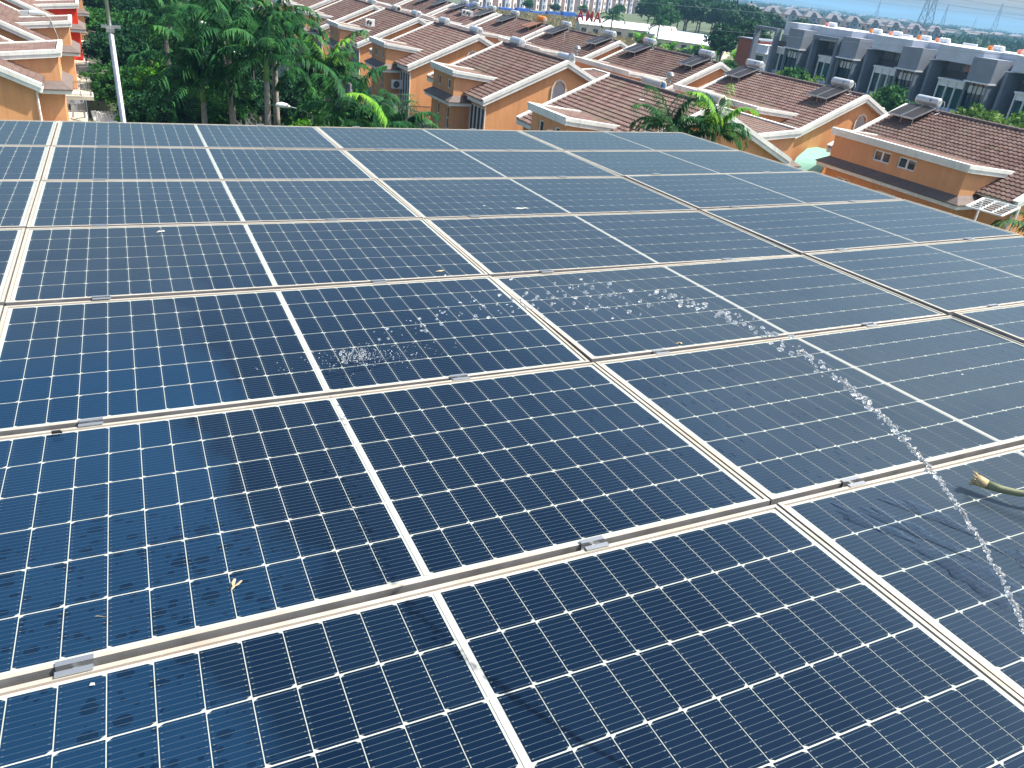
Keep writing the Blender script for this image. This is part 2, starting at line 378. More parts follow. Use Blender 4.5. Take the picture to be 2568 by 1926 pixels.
    t.set(Base_Color=c, Roughness=.5, Metallic=.15); out['frame'] = t.m
    out['side'] = simple('shaded_frame_side', (.20, .20, .20), .6, .2, .25, 12)  # darker frame grey: the shade in the panel gaps is put into this colour
    return out
PM = panel_shading()
def panel_meshes():
    hx, hy = FW / 2, FH / 2; d = .035
    fr = MB()
    # four mitred frame bars with a small step down to the glass
    def bar(p, q, inx, iny):
        pass
    outer = [(-hx, -hy), (hx, -hy), (hx, hy), (-hx, hy)]; inner = [(-hx + LIP, -hy + LIP), (hx - LIP, -hy + LIP), (hx - LIP, hy - LIP), (-hx + LIP, hy - LIP)]
    for i in range(4):
        a, b = outer[i], outer[(i + 1) % 4]; c, e = inner[(i + 1) % 4], inner[i]
        vs = [(*a, -d), (*b, -d), (*b, 0), (*a, 0), (*e, 0), (*c, 0), (*c, -.006), (*e, -.006)]
        fr.add(vs, [(0, 1, 2, 3), (3, 2, 5, 4), (4, 5, 6, 7)])
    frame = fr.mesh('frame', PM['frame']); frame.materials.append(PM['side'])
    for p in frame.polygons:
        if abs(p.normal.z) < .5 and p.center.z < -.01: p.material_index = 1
    bk = MB(); bx, by = hx - LIP + .002, hy - LIP + .002
    bk.add([(-bx, -by, -.0042), (bx, -by, -.0042), (bx, by, -.0042), (-bx, by, -.0042), (-bx, -by, -.007), (bx, -by, -.007), (bx, by, -.007), (-bx, by, -.007)], [(0, 1, 2, 3), (7, 6, 5, 4), (0, 4, 5, 1), (2, 6, 7, 3)])
    back = bk.mesh('backsheet', PM['back'])
    ce = MB(); cx = .0848; cy = (.990) / 6; gx, gy, ch = .0011, .0018, .0098
    for r in range(6):
        y0 = -.495 + r * cy + gy; y1 = -.495 + (r + 1) * cy - gy
        side = (r % 2)
        for c in range(24):
            xo = -1.0285 + c * cx + (.0218 if c >= 12 else 0)
            x0, x1 = xo + gx, xo + cx - gx
            poly = [(x0, y0), (x1 - ch, y0), (x1, y0 + ch * .72), (x1, y1 - ch * .72), (x1 - ch, y1), (x0, y1)] if side else [(x0 + ch, y0), (x1, y0), (x1, y1), (x0 + ch, y1), (x0, y1 - ch * .72), (x0, y0 + ch * .72)]
            ce.add([(px, py, -.0036) for px, py in poly], [tuple(range(6))])
    cells = ce.mesh('cells', PM['cell'], recalc=False)
    rb = MB()
    for k in range(3):
        y0 = -.5 + k * .3335; rb.box(-.0055, .0045, y0 + .004, y0 + .3295, -.0036, -.0030)
    rib = rb.mesh('ribbon', PM['ribbon'])
    return frame, back, cells, rib
fr_m, bk_m, ce_m, rb_m = panel_meshes()
ROWW = ['back row', 'second row from the back', 'third row from the back', 'fourth row from the back', 'fifth row from the back', 'sixth row from the back', 'seventh row from the back', 'eighth row from the back']
COLW = ['leftmost', 'second from left', 'third from left', 'rightmost']
def A(p): return AX @ Vector(p)
PL = {}
def surf(x, y):
    ci = int(math.floor(x / PW)) + 1; v = int(math.floor(-y / PH))
    z0, sx, sy = PL.get((ci, v), (0, 0, 0))
    return z0 + sx * (x - (ci - .5) * PW) + sy * (y + (v + .5) * PH) - .0036
for ci in range(4):
    for v in range(8):
        u = ci - 1
        c4 = [ZN[ci, v], ZN[ci + 1, v], ZN[ci, v + 1], ZN[ci + 1, v + 1]]
        z0 = sum(c4) / 4; sx = (c4[1] + c4[3] - c4[0] - c4[2]) / 2 / PW; sy = (c4[0] + c4[1] - c4[2] - c4[3]) / 2 / PH
        if ci == 3 and v >= 2: z0 += .012
        if ci == 0 and v in (2, 3): z0 += .006
        z0 += rng.uniform(-.0015, .0015); PL[(ci, v)] = (z0, sx, sy)
        e = empty('solar_module'); jx = rng.uniform(-.002, .002)
        loc = Matrix(((1, 0, -sx, (u + .5) * PW + jx), (0, 1, -sy, -(v + .5) * PH), (sx, sy, 1, z0), (0, 0, 0, 1)))
        e.matrix_world = AX @ loc
        tag(e, 'dark blue solar panel, %s in the %s' % (COLW[ci], ROWW[v]), 'solar panel', 'solar panels of the roof-top array')
        for nm, me in (('frame', fr_m), ('backsheet', bk_m), ('cells', ce_m), ('ribbon', rb_m)):
            link(nm, me, e)
# clamps on the gaps between rows
def clamp_mesh():
    a = MB(); a.box(-.034, .034, .010, .021, .001, .0035); a.box(-.034, .034, -.021, -.010, .001, .0035)
    a.box(-.034, .034, .007, .010, -.028, .0035); a.box(-.034, .034, -.010, -.007, -.028, .0035); a.box(-.034, .034, -.0069, .0069, -.028, -.024)
    b = MB(); b.tube([(0, 0, -.024), (0, 0, -.006)], .0062, 6); b.tube([(0, 0, -.024), (0, 0, -.020)], .0066, 12)
    return a.mesh('plate', M['galv']), b.mesh('bolt', M['galv'])
cp, cb = clamp_mesh()
GAPW = ['outer back edge'] + ['%s gap from the back' % ORD[i] for i in range(7)]
for v in range(8):
    for ci in range(4):
        u = ci - 1
        for s, f in enumerate((.158, .73)):
            uu = u + f + rng.uniform(-.006, .006) + (-.012 if v == 6 else 0) + (.03 if v == 0 else 0)
            k = f
            zz = max(ZN[ci, v] * (1 - k) + ZN[ci + 1, v] * k, 0) * 1 + (ZN[ci, v] * (1 - k) + ZN[ci + 1, v] * k if ZN[ci, v] * (1 - k) + ZN[ci + 1, v] * k < 0 else 0)
            if ci == 3 and v >= 2: zz += .012
            e = empty('panel_clamp'); e.matrix_world = AX @ Matrix.Translation((uu * PW, -v * PH, zz + .001))
            tag(e, 'clamp on the %s, %s of the %s column' % (GAPW[v], 'left one' if s == 0 else 'right one', COLW[ci]), 'clamp', 'clamps holding the solar panels')
            link('plate', cp, e); link('bolt', cb, e)
# rails under the panels, and the building that carries them
for i, uu in enumerate([c - 1 + f for c in range(4) for f in (.16, .73)]):
    mb = MB(); mb.box(-.02, .02, -8 * PH + .03, -.04, -.085, -.042)
    o = mb.build('mounting_rail', M['galv']); o.matrix_world = AX @ Matrix.Translation((uu * PW, 0, 0))
    tag(o, 'aluminium rail running under the solar panels, %s' % ('leftmost' if i == 0 else 'rightmost' if i == 7 else ORD[i] + ' from the left'), 'rail', 'rails under the panels')
hb = empty('roof_building', (2.6, 3.2, 0)); tag(hb, 'building whose flat roof carries the solar panels', 'building')
mb = MB(); mb.box(-5.0, 2.9, -9, 4.0, 0, 14.9); mb.build('wall', M['orange2'], hb)
mb = MB(); mb.box(-5.1, 3.0, -9.1, 4.1, 14.9, 15.05); mb.build('roof_slab', M['concrete'], hb)
# small black clip on the gap, insects and scraps
mb = MB(); mb.box(-.012, .012, -.004, .004, 0, .008); mb.box(.010, .016, -.005, .005, 0, .004)
o = mb.build('cable_clip', M['skin_black']); o.matrix_world = AX @ Matrix.Translation((.232, -5.337, -.014)); tag(o, 'tiny black clip on the frame below the sixth gap at the left', 'clip')
def scrap(name, label, cat, p, pts, mat, h=.004, rz=0):
    mb = MB(); n = len(pts); c = (sum(q[0] for q in pts) / n, sum(q[1] for q in pts) / n)
    mb.add([(x, y, .001 + .002 * (i % 2)) for i, (x, y) in enumerate(pts)] + [(c[0], c[1], h)], [(i, (i + 1) % n, n) for i in range(n)])
    o = mb.build(name, mat); o.matrix_world = AX @ Matrix.Translation((p[0], p[1], surf(p[0], p[1]) + .0008)) @ Matrix.Rotation(rz, 4, 'Z') @ Matrix.Scale(.75, 4); tag(o, label, cat); return o
M['straw'] = simple('dry_straw', (.36, .31, .19), .8, 0, .2, 40); M['guano'] = simple('white_dropping', (.40, .41, .39), .7, 0, .1, 60)
zt = lambda u, v: 0.0
ie = empty('dead_insect'); ie.matrix_world = AX @ Matrix.Translation((.63, -6.21, surf(.63, -6.21) + .001)) @ Matrix.Rotation(.9, 4, 'Z')
tag(ie, 'pale winged dead insect lying on the panel glass near the lower left', 'insect')
mb = MB(); mb.smooth = True; mb.tube([(-.012, 0, .001), (-.007, 0, .003), (0, 0, .004), (.008, 0, .0035), (.013, 0, .001)], [.0008, .0028, .0034, .0026, .0006], 8); mb.build('body', M['straw'], ie)
for s in (-1, 1):
    mb = MB(); mb.add([(0, 0, .004), (.012, s * .012, .008), (.028, s * .014, .010), (.030, s * .008, .009), (.014, s * .002, .006)], [(0, 1, 2, 3, 4)]); mb.build('wing', M['straw'], ie)
ie.scale = (.8, .8, .8)
scrap('dry_leaf', 'curled pale dry leaf lying just behind the gap near the middle junction', 'leaf', (1.88, -4.13, -.012), [(-.03, 0), (-.01, .008), (.02, .006), (.045, .012), (.02, -.003), (-.01, -.006)], M['straw'], .008)
scrap('feather', 'small whitish feather beside the dry leaf at the middle junction', 'feather', (1.885, -4.205, -.010), [(-.014, -.012), (.0, -.002), (.018, .022), (.008, .018), (-.004, .008)], M['guano'], .01)
scrap('seed_husk', 'yellowish seed husk on the glass just above the clamp in the centre right', 'husk', (2.585, -5.23, .004), [(-.022, -.004), (-.012, .008), (.006, .008), (.024, -.004), (.012, -.010), (.0, -.002)], M['straw'], .012)
scrap('bird_dropping', 'white bird dropping at the lower left beside the cell corner', 'dropping', (.345, -6.405, .024), [(-.006, 0), (-.002, .007), (.007, .006), (.008, -.006), (.003, -.002)], M['guano'], .003)
scrap('bird_dropping', 'smeared white bird dropping on a panel in the third row from the back', 'dropping', (2.87, -3.0, .008), [(-.05, .0), (-.02, .03), (.02, .012), (.06, .02), (.09, -.01), (.04, -.008), (.0, -.02)], M['guano'], .004)
scrap('bird_dropping', 'thin white streak of bird dropping near the left of the fourth row from the back', 'dropping', (.62, -3.3, -.002), [(-.03, -.02), (-.01, .02), (.01, .012), (.02, .03), (.03, 0), (.01, -.01)], M['guano'], .003)
scrap('straw_bit', 'thin straw scrap left of the insect near the lower gap', 'straw', (.36, -6.21, .022), [(-.018, .007), (-.01, .006), (.015, -.005), (.02, -.010), (.012, -.006), (-.008, .003)], M['straw'], .003)
# hose lying on the right
def hose():
    mh = simple('olive_hose', (.16, .18, .10), .55, 0, .2, 14); mf = simple('frayed_tan_hose_end', (.36, .29, .16), .8, 0, .35, 60)
    pts = [(2.78, -6.50, .040), (2.797, -6.528, .036), (2.815, -6.562, .036), (2.84, -6.60, .042), (2.875, -6.635, .05), (2.92, -6.655, .058), (2.98, -6.668, .066), (3.08, -6.68, .075), (3.3, -6.70, .08), (3.8, -6.75, .05)]
    pts = [(x, y, z - .012 + .030) for x, y, z in pts]
    e = empty('garden_hose', A(pts[0])); tag(e, 'worn olive garden hose with a frayed tan end lying over the right panels', 'hose')
    q = [A(p) - A(pts[0]) for p in pts]
    mb = MB(); mb.smooth = True; mb.tube(q[1:], [.0145, .012, .0105, .0095, .009, .009, .009, .009, .009], 14); mb.build('tube', mh, e)
    mb = MB(); mb.smooth = True; mb.tube([q[0] + Vector((-.002, .004, .0)), q[0] * .6 + q[1] * .4, q[1] + Vector((0, -.002, 0))], [.0185, .0175, .0148], 14)
    for k in range(16):
        a = k / 16 * 6.28; d = (q[0] - q[1]).normalized(); s1 = Vector((-d.y, d.x, 0)); s2 = Vector((0, 0, 1)); o_ = s1 * math.cos(a) + s2 * math.sin(a)
        mb.tube([q[0] + o_ * .018, q[0] + d * rng.uniform(.006, .016) + o_ * rng.uniform(.021, .028)], [.0022, .0008], 4)
    mb.build('frayed_end', mf, e)
hose()
# ------------------------------------------------------------------ water
def water():
    t = NT('water'); t.set(Base_Color=(.97, .99, 1.0), Roughness=.02); t.b.inputs['Transmission Weight'].default_value = .88; t.b.inputs['IOR'].default_value = 1.33; t.b.inputs['Specular IOR Level'].default_value = .8
    L = np.array([1.21, -5.05, .012]); E = np.array([1.711, -7.248, .436]); P1 = L + .7208 * (E - L); P1[2] = 1.2176
    def Q(s): return (1 - s) ** 2 * L + 2 * s * (1 - s) * P1 + s * s * E
    bm = bmesh.new(); bmesh.ops.create_icosphere(bm, subdivisions=2, radius=1)
    iv = np.array([v.co[:] for v in bm.verts]); iF = np.array([[v.index for v in f.verts] for f in bm.faces]); bm.free()
    V = []; Fc = []; base = 0
    def blob(c, r, st=(1, 1, 1), wob=.25):
        nonlocal base
        d = iv.copy(); ph = nr.uniform(0, 6, 3)
        k = 1 + wob * np.sin(2.3 * d[:, [0]] + ph[0]) * np.sin(2.9 * d[:, [1]] + ph[1]) + wob * .6 * np.sin(4 * d[:, [2]] + ph[2])
        p = d * k * r * np.array(st); ang = nr.uniform(0, 6.28); R_ = np.array([[math.cos(ang), -math.sin(ang), 0], [math.sin(ang), math.cos(ang), 0], [0, 0, 1]])
        p = p @ R_.T + c; p = p @ np.array(AX.to_3x3()).T + np.array(AX.translation)
        V.append(p); Fc.append(iF + base); base += len(iv)
    # dense twisted ribbon near the source breaking into beads, then loose drops
    s = .0
    N = 900
    for i in range(N):
        s = 1.04 - 1.0 * (i / N) ** .88 * 1.0
        if s < .02: continue
        sp = .0016 + .024 * max(0, (.86 - s)) ** 1.15
        clump = .5 + .5 * math.sin(s * 190 + math.sin(s * 57) * 3)
        if s < .72 and nr.random() > .30 + .45 * clump * (s > .4): continue
        if s < .25 and nr.random() > .6: continue
        c = Q(s) + nr.normal(0, sp * .8, 3) * np.array([1.3, 1.0, 1.25])
        if s < .5: c[2] -= abs(nr.normal(0, .030))
        c[2] = max(c[2], .01)
        r = float(nr.uniform(.0018, .0038)) if s > .72 else float(nr.choice([nr.uniform(.0012, .0025), nr.uniform(.003, .005)], p=[.62, .38]))
        blob(c, r, (1, nr.uniform(.9, 1.5), nr.uniform(.7, 1.1)), .3)
    o = link('water_jet', raw_mesh('water_jet', np.vstack(V), np.vstack(Fc), t.m, True)); tag(o, 'arc of water drops flying from the lower right across the panels', 'water jet', kind='stuff')
    V.clear(); Fc.clear(); base = 0
    for i in range(330):
        a = nr.uniform(0, 6.28); d = abs(nr.normal(0, .10)); c = np.array([1.21 + math.cos(a) * d * 1.9 + .05, -5.05 + math.sin(a) * d * .55, abs(nr.normal(0, .03)) * math.exp(-d * 4)])
        c[2] = max(c[2], .003) + surf(c[0], c[1])
        blob(c, float(nr.uniform(.0008, .0026)), (1, 1, .8), .3)
    for i in range(46):      # crown of the splash
        a = i / 46 * 6.28; h = nr.uniform(.004, .05)
        blob(np.array([1.20 + .035 * math.cos(a) * (1 + h * 8), -5.05 + .02 * math.sin(a) * (1 + h * 8), surf(1.2, -5.05) + h]), float(nr.uniform(.002, .004)), (1, 1, 2.2), .4)
    o = link('water_splash', raw_mesh('water_splash', np.vstack(V), np.vstack(Fc), t.m, True)); tag(o, 'splash of droplets where the water lands on the glass left of centre', 'splash', kind='stuff')
    # thin films of run-off on the right-hand panel
    tf = NT('thin_water'); tf.t.nodes.remove(tf.b)
    bp = tf.n('Bump'); bp.inputs['Strength'].default_value = .55; bp.inputs['Distance'].default_value = .012; tf.l(tf.noise(tf.mapping(tf.pos(), (1.3, 1, 1)), 17, 2, .5, .8), bp.inputs['Height'])
    tr = tf.n('BsdfTransparent'); tr.inputs[0].default_value = (.93, .96, 1, 1); gl = tf.n('BsdfGlossy'); gl.inputs['Color'].default_value = (.7, .85, 1, 1); gl.inputs['Roughness'].default_value = .05; tf.l(bp.outputs[0], gl.inputs['Normal'])
    fr = tf.n('Fresnel'); fr.inputs['IOR'].default_value = 1.33; tf.l(bp.outputs[0], fr.inputs['Normal']); ms = tf.n('MixShader'); tf.l(fr.outputs[0], ms.inputs[0]); tf.l(tr.outputs[0], ms.inputs[1]); tf.l(gl.outputs[0], ms.inputs[2]); tf.l(ms.outputs[0], tf.out.inputs[0])
    fv = []; ff = []
    def film(cx, cy, rx, ry, rot, seed, zz):
        n = 44; b = len(fv); c_ = []
        for ring, k in enumerate((1.0, .9, .55)):
            for i in range(n):
                a = i / n * 6.2832
                rr = 1 + .22 * math.sin(3 * a + seed) + .14 * math.sin(7 * a + seed * 2) + .08 * math.sin(13 * a + seed * 3)
                x, y = rx * rr * k * math.cos(a), ry * rr * k * math.sin(a)
                X = cx + x * math.cos(rot) - y * math.sin(rot); Y = cy + x * math.sin(rot) + y * math.cos(rot)
                fv.append(tuple(A((X, Y, surf(X, Y) + (.0004, .0016, .0018)[ring]))))
        for r_ in range(2):
            for i in range(n): ff.append((b + r_ * n + i, b + r_ * n + (i + 1) % n, b + (r_ + 1) * n + (i + 1) % n, b + (r_ + 1) * n + i))
        fv.append(tuple(A((cx, cy, surf(cx, cy) + .0018)))); cc = len(fv) - 1
        for i in range(n): ff.append((b + 2 * n + i, b + 2 * n + (i + 1) % n, cc, cc))
    zf = .0355
    film(2.32, -6.52, .11, .032, -1.15, 1.0, zf); film(2.41, -6.58, .15, .030, -1.2, 2.2, zf); film(2.53, -6.55, .13, .034, -1.1, 3.1, zf); film(2.40, -6.80, .13, .062, -1.35, 4.4, zf); film(2.62, -6.86, .12, .05, -1.2, 5.4, zf); film(1.24, -5.09, .17, .045, .2, 2.9, zf)
    me = bpy.data.meshes.new('water_film'); me.from_pydata(fv, [], [tuple(dict.fromkeys(f)) for f in ff]); me.materials.append(tf.m); me.polygons.foreach_set('use_smooth', [True] * len(me.polygons))
    tag(link('water_film', me), 'thin rippled sheets of water running down the right-hand panel', 'water film', kind='stuff')
water()

# ------------------------------------------------------------------ terrace houses
ZR, SL = 11.7, 2.77 / 6.22            # ridge height, roof slope
def zs(a): return ZR - SL * abs(a)
def tile_slope(mb, side, b0, b1, a0, a1, lift=.0, step=.333, wave=.026, per=.3, seg=4):
    """courses of pantiles between |a|=a0..a1, b0..b1"""
    nb = max(2, int((b1 - b0) / per * seg)); db = (b1 - b0) / nb; k = int(math.ceil((a1 - a0) / step))
    for c in range(k):
        p, q = a0 + c * step, min(a0 + (c + 1) * step + .02, a1 + .02)
        n0 = len(mb.v)
        for j in range(nb + 1):
            b = b0 + j * db; wv = wave * math.cos(2 * math.pi * b / per)
            for a, e in ((p, .004), (q, .058), (q, .0)):
                mb.v.append((side * a, b, zs(a) + lift + e + wv * (1 if e > .0 else .9)))
        for j in range(nb):
            i = n0 + j * 3
            mb.f.append((i, i + 3, i + 4, i + 1)); mb.f.append((i + 1, i + 4, i + 5, i + 2))
def holes_wall(mb, plane, p0, u0, u1, z0, z1, holes, th=.2, inward=-1):
    """wall of boxes in plane a=const ('a') or b=const ('b'), leaving holes (ua,ub,za,zb)"""
    us = sorted({u0, u1, *[h[0] for h in holes], *[h[1] for h in holes]}); zz = sorted({z0, z1, *[h[2] for h in holes], *[h[3] for h in holes]})
    q0, q1 = sorted((p0, p0 + inward * th))
    for j in range(len(zz) - 1):
        run = None
        for i in range(len(us) - 1):
            cu, cz = (us[i] + us[i + 1]) / 2, (zz[j] + zz[j + 1]) / 2
            solid = not any(h[0] < cu < h[1] and h[2] < cz < h[3] for h in holes)
            if solid:
                if plane == 'a': mb.box(q0, q1, us[i], us[i + 1], zz[j], zz[j + 1])
                else: mb.box(us[i], us[i + 1], q0, q1, zz[j], zz[j + 1])
def window(parent, sx, plane, p0, u0, u1, z0, z1, panes=1, th=.2, inward=-1, fw=.055, bars=0, glass='pane', name='window', rails=0):
    """frame ring (part) with its pane (sub-part), set back in the reveal"""
    f = MB(sx); g_ = MB(sx); q = p0 + inward * th * .38; q2 = p0 + inward * th * .75
    def B(m, a, b, c, d, e0, e1):
        x0, x1 = sorted((e0, e1))
        if plane == 'a': m.box(x0, x1, a, b, c, d)
        else: m.box(a, b, x0, x1, c, d)
    B(f, u0, u1, z0, z0 + fw, q, q2); B(f, u0, u1, z1 - fw, z1, q, q2); B(f, u0, u0 + fw, z0 + fw, z1 - fw, q, q2); B(f, u1 - fw, u1, z0 + fw, z1 - fw, q, q2)
    for k in range(1, panes):
        c = u0 + (u1 - u0) * k / panes; B(f, c - fw * .7, c + fw * .7, z0 + fw, z1 - fw, q, q2)
    for k in range(rails):
        c = z0 + (z1 - z0) * (k + 1) / (rails + 1); B(f, u0 + fw, u1 - fw, c - fw * .5, c + fw * .5, q + inward * .005, q2)
    B(g_, u0 + fw * .5, u1 - fw * .5, z0 + fw * .5, z1 - fw * .5, q + inward * .05, q + inward * .07)
    o = f.build(name, M['whiteframe'], parent); g_.build('pane', M[glass], o)
    return o
def fascia_run(mb, path, h0, drop, th, face):
    pass

def make_house(sx, L, fd, rd, name='terrace_house', wallmat='orange', detail_front=True, detail_rear=True, dormer_mat=None):
    """local axes: a = x*sx toward the street, b = y away from the near gable, z up; origin under the near end of the ridge"""
    H = empty(name)
    E_ = 6.28; zE = zs(E_)
    dm = M[dormer_mat or 'orange2']; wm = M[wallmat]
    f0, f1 = fd; r0, r1 = rd
    # gable-shaped body
    body = MB(sx); a_in = 6.0
    # near and far gable walls (with hole for the arch filled by its own part in front)
    prof = [(-a_in, 3.2), (a_in, 3.2), (a_in, zs(a_in) - .12), (0, ZR - .12), (-a_in, zs(a_in) - .12)]
    body.prism(prof, 'y', .22, .42); body.prism(prof, 'y', L - .42, L - .22)
    body.box(-a_in, -a_in + .2, .42, L - .42, 3.2, zs(a_in) - .15)                 # rear wall
    # street wall: recessed balconies on both sides of the middle block
    ga = 5.98
    holes = [(.5, f0 + .05, 5.75, 8.3), (f1 - .05, L - .5, 5.75, 8.3)]
    holes_wall(body, 'a', ga, .42, L - .42, 3.2, zs(ga) - .15, holes if detail_front else [], .2)
    body.build('wall', wm, H)
    low = MB(sx); holes_wall(low, 'a', 6.9, .3, L - .3, 0, 5.35, [(1.0, 2.5, 2.9, 4.6), (f0 + .6, f0 + 1.5, 2.9, 4.7), (f1 - 1.6, f1 - .6, 2.9, 4.7), (L - 2.6, L - 1.0, 2.9, 4.6), (1.2, 3.0, .2, 2.3), (L - 3.2, L - 1.2, .2, 2.3)] if detail_front else [], .25)
    low.box(-6.6, 6.65, .3, .5, 0, 3.2); low.box(-6.6, 6.65, L - .5, L - .3, 0, 3.2); low.box(-6.6, -6.4, .5, L - .5, 0, 3.2); low.box(-6.4, 6.65, .5, L - .5, 3.0, 3.19)
    low.build('lower_wall', M['lilac'], H)
    if detail_front:
        for (u0, u1, z0, z1) in [(1.0, 2.5, 2.9, 4.6), (f0 + .6, f0 + 1.5, 2.9, 4.7), (f1 - 1.6, f1 - .6, 2.9, 4.7), (L - 2.6, L - 1.0, 2.9, 4.6)]:
            window(H, sx, 'a', 6.9, u0, u1, z0, z1, 2, .25, rails=1)
    # main roof
    for side, (d0, d1) in ((1, fd), (-1, rd)):
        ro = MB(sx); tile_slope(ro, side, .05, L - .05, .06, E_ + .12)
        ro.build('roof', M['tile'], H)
    ro = MB(sx)
    for side in (1, -1):      # boarding under the tiles
        ro.add([(0, .1, ZR - .06), (0, L - .1, ZR - .06), (side * (E_ + .05), L - .1, zs(E_ + .05) - .06), (side * (E_ + .05), .1, zs(E_ + .05) - .06)] + [(0, .1, ZR - .14), (0, L - .1, ZR - .14), (side * (E_ + .05), L - .1, zs(E_ + .05) - .14), (side * (E_ + .05), .1, zs(E_ + .05) - .14)], [(0, 1, 2, 3), (7, 6, 5, 4), (0, 3, 7, 4), (1, 5, 6, 2), (3, 2, 6, 7)])
    ro.build('roof_boarding', M['trim'], H)
    rc = MB(sx); rc.smooth = False; nseg = int(L / .38)
    for k in range(nseg):
        y0 = .15 + k * (L - .3) / nseg; y1 = y0 + (L - .3) / nseg * 1.04
        rc.tube([(0, y0, ZR + .02), (0, y1, ZR + .035)], [.115, .135], 8)
    rc.build('ridge_cap', M['ridge'], H)
    # barge boards, standing a little proud of the tiles, in two fillets
    for yb, d in ((-.12, 1), (L + .12, -1)):
        bb = MB(sx); o_ = .10
        for (t0, t1, y_in) in ((.13, -.10, 0), (-.10, -.34, .045)):
            y0, y1 = (yb + y_in, yb + .34) if d == 1 else (yb - .34, yb - y_in)
            e2 = E_ + .1
            bb.prism([(0, ZR + t0), (e2, zs(e2) + t0), (e2 - .05, zs(e2) + t1), (0, ZR + t1 - .02), (-e2 + .05, zs(e2) + t1), (-e2, zs(e2) + t0)], 'y', y0, y1)
        bb.build('barge_board', M['trim'], H)
    # verge fillet
    # dormer blocks
    for side, (d0, d1), ft, det in ((1, fd, 7.2, detail_front), (-1, rd, 7.85, detail_rear)):
        am = 3.82; zt0 = zs(am) - .02; zf = ZR - 1.33          # tip height, front top height
        fo = ft + .25
        sl = (zf - zt0) / (fo - am)
        zw = lambda a: zt0 + (a - am) * sl - .30
        w_ = MB(sx); s = side
        n_w = 2
        wide = d1 - d0 > 6
        ww = 1.15 if wide else .62; wh = .62 if wide else .75
        mid = (d0 + d1) / 2
        if wide: ups = [(mid - 1.55, mid - .3, ZR - 2.55, ZR - 1.9), (mid + .25, mid + 1.5, ZR - 2.55, ZR - 1.9)]
        else: ups = [(mid - 1.35, mid - .75, ZR - 2.75, ZR - 2.05), (mid + .55, mid + 1.15, ZR - 2.75, ZR - 2.05)]
        holes_wall(w_, 'a', s * ft, d0 + .25, d1 - .25, ZR - 3.45, ZR - 1.55, ups if det else [], .2, -s)
        # cheeks of the dormer
        for y0, y1 in ((d0 + .25, d0 + .43), (d1 - .43, d1 - .25)):
            w_.prism([(s * am, zs(am) - .25), (s * (ft - .2), ZR - 3.45), (s * (ft - .2), zw(ft - .2)), (s * am, zw(am) - .02)] if True else [], 'y', y0, y1)
        w_.build('dormer', dm, H)
        fa = MB(sx)                                             # white fascia: front + two sides, two fillets
        for (t0, t1, ins) in ((.02, -.19, 0), (-.19, -.40, .04)):
            ff_ = fo - ins
            x0, x1 = sorted((s * (ff_ - .24), s * ff_))
            fa.box(x0, x1, d0 + ins, d1 - ins, zf + t1, zf + t0)
            for y0, y1 in ((d0 + ins, d0 + .24), (d1 - .24, d1 - ins)):
                fa.prism([(s * (am - .0), zt0 + t0), (s * (ff_ - .24), zf + t0 - .24 * sl), (s * (ff_ - .24), zf + t1 - .24 * sl), (s * (am + .35), zt0 + t1 + .05)], 'y', y0, y1)
        fa.build('fascia', M['trim'], H)
        dr = MB(sx)                                             # dormer roof, tiles between the fascias
        k = 10
        for j in range(k):
            a0_ = am + (fo - .24 - am) * j / k; a1_ = am + (fo - .24 - am) * (j + 1) / k
            z0_, z1_ = zt0 + (a0_ - am) * sl - .06, zt0 + (a1_ - am) * sl - .06
            dr.add([(s * a0_, d0 + .22, z0_ + .02), (s * a0_, d1 - .22, z0_ + .02), (s * a1_, d1 - .22, z1_), (s * a1_, d0 + .22, z1_), (s * a1_, d0 + .22, z1_ + .02), (s * a1_, d1 - .22, z1_ + .02)], [(0, 1, 2, 3), (3, 2, 5, 4)])
        dr.build('dormer_roof', M['tile'], H)
        if det:
            for (u0, u1, z0, z1) in ups: window(H, sx, 'a', s * ft, u0, u1, z0, z1, 2 if wide else 1, .2, -s, fw=.08)
        # block below with its tile skirt
        bl = MB(sx)
        if wide: dn = [(mid - 2.9, mid - 1.5, ZR - 5.2, ZR - 4.1), (mid - .9, mid + .5, ZR - 5.2, ZR - 4.1), (mid + 2.6, mid + 3.7, ZR - 6.2, ZR - 4.1)]
        else: dn = [(mid - 1.4, mid - .8, ZR - 5.6, ZR - 3.95), (mid + .5, mid + 1.1, ZR - 5.6, ZR - 3.95)]
        zb = 5.35 if side == 1 else 0
        holes_wall(bl, 'a', s * ft, d0 + .25, d1 - .25, zb, ZR - 3.45, dn if det else [], .2, -s)
        for y0, y1 in ((d0 + .25, d0 + .45), (d1 - .45, d1 - .25)):
            x0, x1 = sorted((s * 5.5, s * (ft - .2))); bl.box(x0, x1, y0, y1, zb, ZR - 3.45)
        bl.build('bay_wall', dm, H)
        if det:
            for (u0, u1, z0, z1) in dn: window(H, sx, 'a', s * ft, u0, u1, z0, z1, 2 if wide else 1, .2, -s, fw=.085, rails=0 if wide else 1)
        sk = MB(sx); so_ = fo + .55; zk0, zk1 = ZR - 3.05, ZR - 3.42
        def ring(o, z): return [(s * 5.9, d0 + .25 - o, z), (s * (ft + o), d0 + .25 - o, z), (s * (ft + o), d1 - .25 + o, z), (s * 5.9, d1 - .25 + o, z)]
        r_a, r_b, r_c = ring(.0, zk0), ring(.55, zk1), ring(.55, zk1 - .06)
        sk.add(r_a + r_b + r_c, [(0, 4, 5, 1), (1, 5, 6, 2), (2, 6, 7, 3), (4, 8, 9, 5), (5, 9, 10, 6), (6, 10, 11, 7)])
        sk.build('skirt_roof', M['tiledark'], H)
        st = MB(sx); r_d, r_e, r_f = ring(.48, zk1 - .06), ring(.48, zk1 - .27), ring(.0, zk1 - .27)
